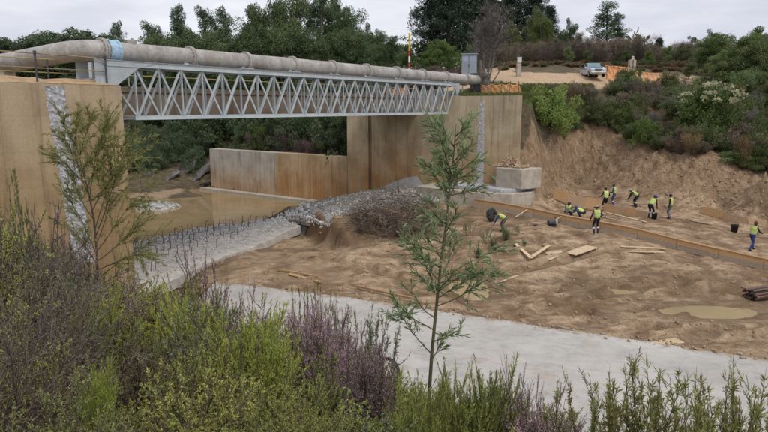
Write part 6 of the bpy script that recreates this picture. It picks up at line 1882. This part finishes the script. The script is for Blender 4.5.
# drift branch by the low wall
for i, (a, b) in enumerate((((206, 187), (226, 182)), ((210, 190), (229, 187)), ((200, 186), (222, 189)))):
    p0, p1 = gt(*a, 48, 80), gt(*b, 48, 80); p1 = p0 + (p1 - p0).normalized() * 2.6
    mb = MB(); mb.tube([p0 + Vector((0, 0, .1)), (p0 + p1) / 2 + Vector((0, 0, .45 + .1 * i)), p1 + Vector((0, 0, .35))], [.10, .08, .03], 7)
    tag(mb.build('drift_branch', M_bark, None, True), ['thickest driftwood branch', 'middle driftwood branch', 'lowest driftwood branch'][i] + ' stranded at the left end of the low wall', 'branch')

# ------------------------------------------------------------------ far bank furniture
M_white = simple_mat('white_paint', (.72, .72, .70), (.62, .62, .60), 6, .6)
M_red = simple_mat('red_paint', (.42, .05, .04), (.34, .04, .035), 6, .6)
M_yellowp = simple_mat('yellow_paint', (.62, .45, .05), (.5, .36, .04), 6, .6)
M_cab = simple_mat('cabinet_steel', (.25, .28, .32), (.33, .36, .39), 3, .5, metal=.3)
pb0 = on((Q(409, 56, 9).x, 56)); e = empty('marker_pole', pb0, 0, 'red and white banded marker pole with a yellow tip beyond the pipe', 'pole')
topz = P(409, 33, 56).z - pb0.z; nb = 11
for i in range(nb):
    z0, z1 = topz * i / nb, topz * (i + 1) / nb
    mb = MB(); mb.tube([(0, 0, z0 - (.3 if i == 0 else 0)), (0, 0, z1)], .085, 10); mb.build('band', M_yellowp if i > nb - 4 else (M_red if i % 2 else M_white), e, False)
cb0 = on((Q(468.5, 54, 9).x, 54)); e = empty('metal_cabinet', cb0, R(-12), 'grey metal electrical cabinet on legs beside the bare tree', 'cabinet')
ch = P(468, 54, 54).z - cb0.z
mb = MB(); mb.box((0, 0, ch - 1.0), (1.3, .6, 1.9)); bevel(mb.build('housing', M_cab, e), .02)
for sx in (-1, 1):
    d = MB(); d.box((sx * .32, -.318, ch - 1.0), (.58, .03, 1.76)); dr = d.build('door', M_cab, e)
    mb = MB(); mb.box((sx * .06, -.345, ch - 1.0), (.03, .03, .3)); mb.build('handle', M_railp, dr)
    mb = MB(); mb.box((sx * .32, -.338, ch - .45), (.40, .012, .34)); mb.build('window', simple_mat('dial_glass', (.35, .42, .52), (.28, .34, .44), 4, .2), dr)
    mb = MB(); mb.box((sx * .55, 0, (ch - 1.95) / 2 - .2), (.09, .4, ch - 1.95 + .5)); mb.build('leg', M_cab, e)
mb = MB(); mb.box((0, -.03, ch - .02), (1.45, .78, .07)); mb.build('canopy', M_cab, e)
ps = on((Q(480, 51, 9).x, 51)); mb = MB(); mb.tube([ps - Vector((0, 0, .3)), ps + Vector((.02, 0, 1.4)), ps + Vector((-.03, 0, P(480, 60, 51).z - ps.z))], [.13, .12, .10], 9)
tag(mb.build('timber_post', M_bark, None, True), 'dark upright timber post at the end of the pipe', 'post')
mb = MB(); q = ps + Vector((.05, -.3, 0)); mb.tube([q - Vector((0, 0, .2)), q + Vector((1.9, 0, P(497, 62, 51).z - q.z))], .05, 7)
tag(mb.build('leaning_pole', M_bark, None, True), 'thin pole leaning right beside the timber post', 'pole')
# orange safety netting
def net_mat():
    m, nt, b, out = new_mat('orange_netting')
    b.inputs['Roughness'].default_value = .6
    r = ramp(nt, [(.35, (.80, .33, .12)), (.65, (.85, .45, .20))]); nt.links.new(noise(nt, 2, 4), r.inputs[0]); nt.links.new(r.outputs[0], b.inputs['Base Color'])
    return m
M_net = net_mat()
def netting(label, pts, h, sag=.15, stakes=None):
    """pts: ground points; a strip of open plastic mesh hung between stakes"""
    e = empty('safety_netting', pts[0], 0, label, 'netting')
    for p in pts:
        mb = MB(); mb.tube([p - Vector((0, 0, .25)), p + Vector((rs.uniform(-.08, .08), 0, h + .2))], .028, 6); rel(mb.build('stake', M_railp, e), e)
    mb = MB()
    for i in range(len(pts) - 1):
        a, b = pts[i], pts[i + 1]; L_ = (b - a).length; n = max(int(L_ / .10), 3); rows = 9
        g = []
        for r_ in range(rows + 1):
            for k in range(n + 1):
                t = k / n; p = lerp(a, b, t)
                p = p + Vector((0, .03 * math.sin(k * 1.3 + r_), (.06 + (h - .06) * r_ / rows) - sag * 4 * t * (1 - t) * (.3 + .7 * r_ / rows)))
                g.append(p)
        for r_ in range(rows + 1):
            w = .032 if r_ not in (0, rows) else .06
            for k in range(n):
                p, q = g[r_ * (n + 1) + k], g[r_ * (n + 1) + k + 1]; up = Vector((0, 0, w / 2))
                mb.add([tuple(p - up), tuple(q - up), tuple(q + up), tuple(p + up)], [[0, 1, 2, 3]])
        for k in range(n + 1):
            for r_ in range(rows):
                p, q = g[r_ * (n + 1) + k], g[(r_ + 1) * (n + 1) + k]; d = (b - a).normalized() * .02 + Vector((0, .004, 0))
                mb.add([tuple(p - d), tuple(p + d), tuple(q + d), tuple(q - d)], [[0, 1, 2, 3]])
    rel(mb.build('mesh_sheet', M_net, e), e)
def shoulder(px, D):
    x = Q(px, D, 8.7).x; s_ = (Vector((x, D, 0)) - RW).dot(N); o_ = (Vector((x, D, 0)) - RW).dot(U)
    z = hz(x, D)
    if o_ < 4.2 and s_ < 5.5: z = max(z, TOPZ)
    return Vector((x, D, z))
netting('orange safety netting sagging along the top of the far abutment', [shoulder(481, 49), shoulder(491, 48), shoulder(501, 47.5), shoulder(509, 47.2), shoulder(518, 47.6), shoulder(528, 51)], .95, .12)
netting('orange netting far behind, right of the concrete pillar', [on((Q(px, 65, 10).x, 65)) for px in (606, 622, 640, 658, 676)], 1.1, .05)
netting('orange netting left of the concrete pillar, beside the car', [on((Q(px, 66.5, 10).x, 66.5)) for px in (604, 612, 628)], 1.2, .05)
netting('orange netting seen through the lattice near the far abutment', [W(-9.8, 5.0, TOPZ - .2), W(-8.6, 5.0, TOPZ - .2), W(-7.4, 5.0, TOPZ - .2)], 1.05, .05)
# white capped post on the road mound
pw = on((Q(518, 64, 10.5).x, 64)); e = empty('concrete_post', pw, 0, 'short concrete post with a white box on top beside the dirt road', 'post')
mb = MB(); mb.box((0, 0, .55), (.42, .42, 1.5)); bevel(mb.build('shaft', M_pale, e), .03); mb = MB(); mb.box((.05, 0, 1.62), (.40, .36, .5)); bevel(mb.build('white_box', M_white, e), .03)
mb = MB(); mb.box((.05, 0, 1.90), (.48, .44, .05)); mb.build('lid', M_white, e)
# twin concrete pillar
pp = on((Q(631, 67, 11).x, 67)); e = empty('concrete_pillar', pp, R(8), 'grey twin concrete gate pillar with a knob on top, right of the car', 'pillar')
hh = P(631, 60, 67).z - pp.z
for sx in (-1, 1):
    mb = MB(); mb.box((sx * .21, 0, hh / 2 - .2), (.32, .4, hh + .4)); bevel(mb.build('upright', M_pale, e), .02)
mb = MB(); mb.box((0, .03, hh / 2 - .2), (.11, .2, hh * .9)); mb.build('infill', M_chip, e)
mb = MB(); mb.lathe([(.002, 0), (.22, 0), (.20, .08), (.09, .12), (.14, .25), (.12, .36), (.002, .42)], 14, (.05, 0, hh)); mb.build('knob', M_pale, e, True)

# ------------------------------------------------------------------ parked pickup car seen from the front
M_paint = simple_mat('silver_paint', (.55, .57, .60), (.50, .52, .55), 1.5, .28, metal=.35, spec=.5)
M_glass = simple_mat('car_glass', (.10, .16, .20), (.16, .23, .27), 2, .08, spec=.6)
M_tyre = simple_mat('tyre_rubber', (.02, .02, .02), (.035, .03, .028), 9, .9)
M_lamp = simple_mat('lamp_glass', (.62, .64, .66), (.5, .52, .54), 9, .15, spec=.6)
pc = on((Q(592.5, 64.5, 10.4).x, 64.5)); car = empty('parked_car', pc + Vector((0, 0, .02)), R(176), 'silver pickup car parked nose towards the camera on the dirt road', 'car')
car.scale = (.9, .9, .9)
def loft(secs, name, mat, parent):
    """secs: (y, [(x,z)...]) right half profile from bottom to top, mirrored"""
    mb = MB(); rings = []
    for y, pr in secs:
        rings.append([(x, y, z) for x, z in pr] + [(-x, y, z) for x, z in reversed(pr)])
    n = len(rings[0]); mb.add(sum(rings, []), [[i * n + k, i * n + (k + 1) % n, (i + 1) * n + (k + 1) % n, (i + 1) * n + k] for i in range(len(rings) - 1) for k in range(n)])
    for base, rev in ((0, False), ((len(rings) - 1) * n, True)):
        ix = [base + k for k in range(n)]; mb.f.append(np.array([ix[::-1] if rev else ix])); mb.m.append(np.zeros(1, np.int32))
    o = mb.build(name, mat, parent); bevel(o, .04, 2); return o
lo = lambda w, zb, zt: [(w * .93, zb), (w, zb + .2), (w, zt - .12), (w * .94, zt)]
loft([(2.25, lo(.78, .42, .82)), (2.12, lo(.86, .34, .94)), (1.0, lo(.90, .34, 1.04)), (-.2, lo(.90, .34, 1.02)), (-2.3, lo(.90, .36, 1.02)), (-2.42, lo(.86, .42, .98))], 'body', M_paint, car)
cab = lambda w1, w2, z0, z1: [(w1, z0), (lerp(w1, w2, .5), (z0 + z1) / 2), (w2, z1 - .05), (w2 * .9, z1)]
cb_ = loft([(.62, cab(.80, .76, 1.0, 1.08)), (.05, cab(.82, .68, 1.0, 1.66)), (-.9, cab(.82, .68, 1.0, 1.70)), (-1.15, cab(.82, .70, 1.0, 1.60))], 'cabin', M_paint, car)
mb = MB(); mb.add([(-.72, .66, 1.10), (.72, .66, 1.10), (.60, .10, 1.62), (-.60, .10, 1.62)], [[0, 1, 2, 3]]); ws = mb.build('windscreen', M_glass, car); ws.location = (0, .035, .03)
for sx in (-1, 1):
    mb = MB(); mb.add([(sx * .835, .35, 1.08), (sx * .835, -.9, 1.08), (sx * .72, -.85, 1.6), (sx * .72, .05, 1.6)], [[0, 1, 2, 3]]); mb.build('side_window', M_glass, car)
    mb = MB(); mb.box((sx * .62, 2.22, .80), (.34, .10, .17)); bevel(mb.build('headlight', M_lamp, car), .03, 2)
    mb = MB(); mb.box((sx * 1.0, .45, 1.10), (.2, .1, .16)); bevel(mb.build('mirror', M_paint, car), .03, 2)
    for y in (1.42, -1.5):
        w = empty('wheel', (sx * .80, y, .34)); w.parent = car
        mb = MB(); mb.lathe([(.22, -.11), (.33, -.11), (.345, -.06), (.345, .06), (.33, .11), (.22, .11)], 20, (0, 0, 0), Matrix.Rotation(PI / 2, 3, 'Y')); mb.build('tyre', M_tyre, w, True)
        mb = MB(); mb.lathe([(.002, sx * .09), (.10, sx * .07), (.22, sx * .10), (.225, 0)], 16, (0, 0, 0), Matrix.Rotation(PI / 2, 3, 'Y')); mb.build('rim', M_cab, w, True)
mb = MB(); mb.box((0, 2.24, .78), (.82, .06, .20)); gr_ = mb.build('grille', M_black, car)
for k in range(3):
    mb = MB(); mb.box((0, 2.28, .72 + k * .06), (.80, .02, .02)); mb.build('grille_bar', M_cab, gr_)
mb = MB(); mb.box((0, 2.26, .52), (1.66, .16, .22)); bevel(mb.build('bumper', M_paint, car), .05, 2)
mb = MB(); mb.box((0, 2.35, .52), (.46, .015, .12)); mb.build('number_plate', M_yellowp, car)
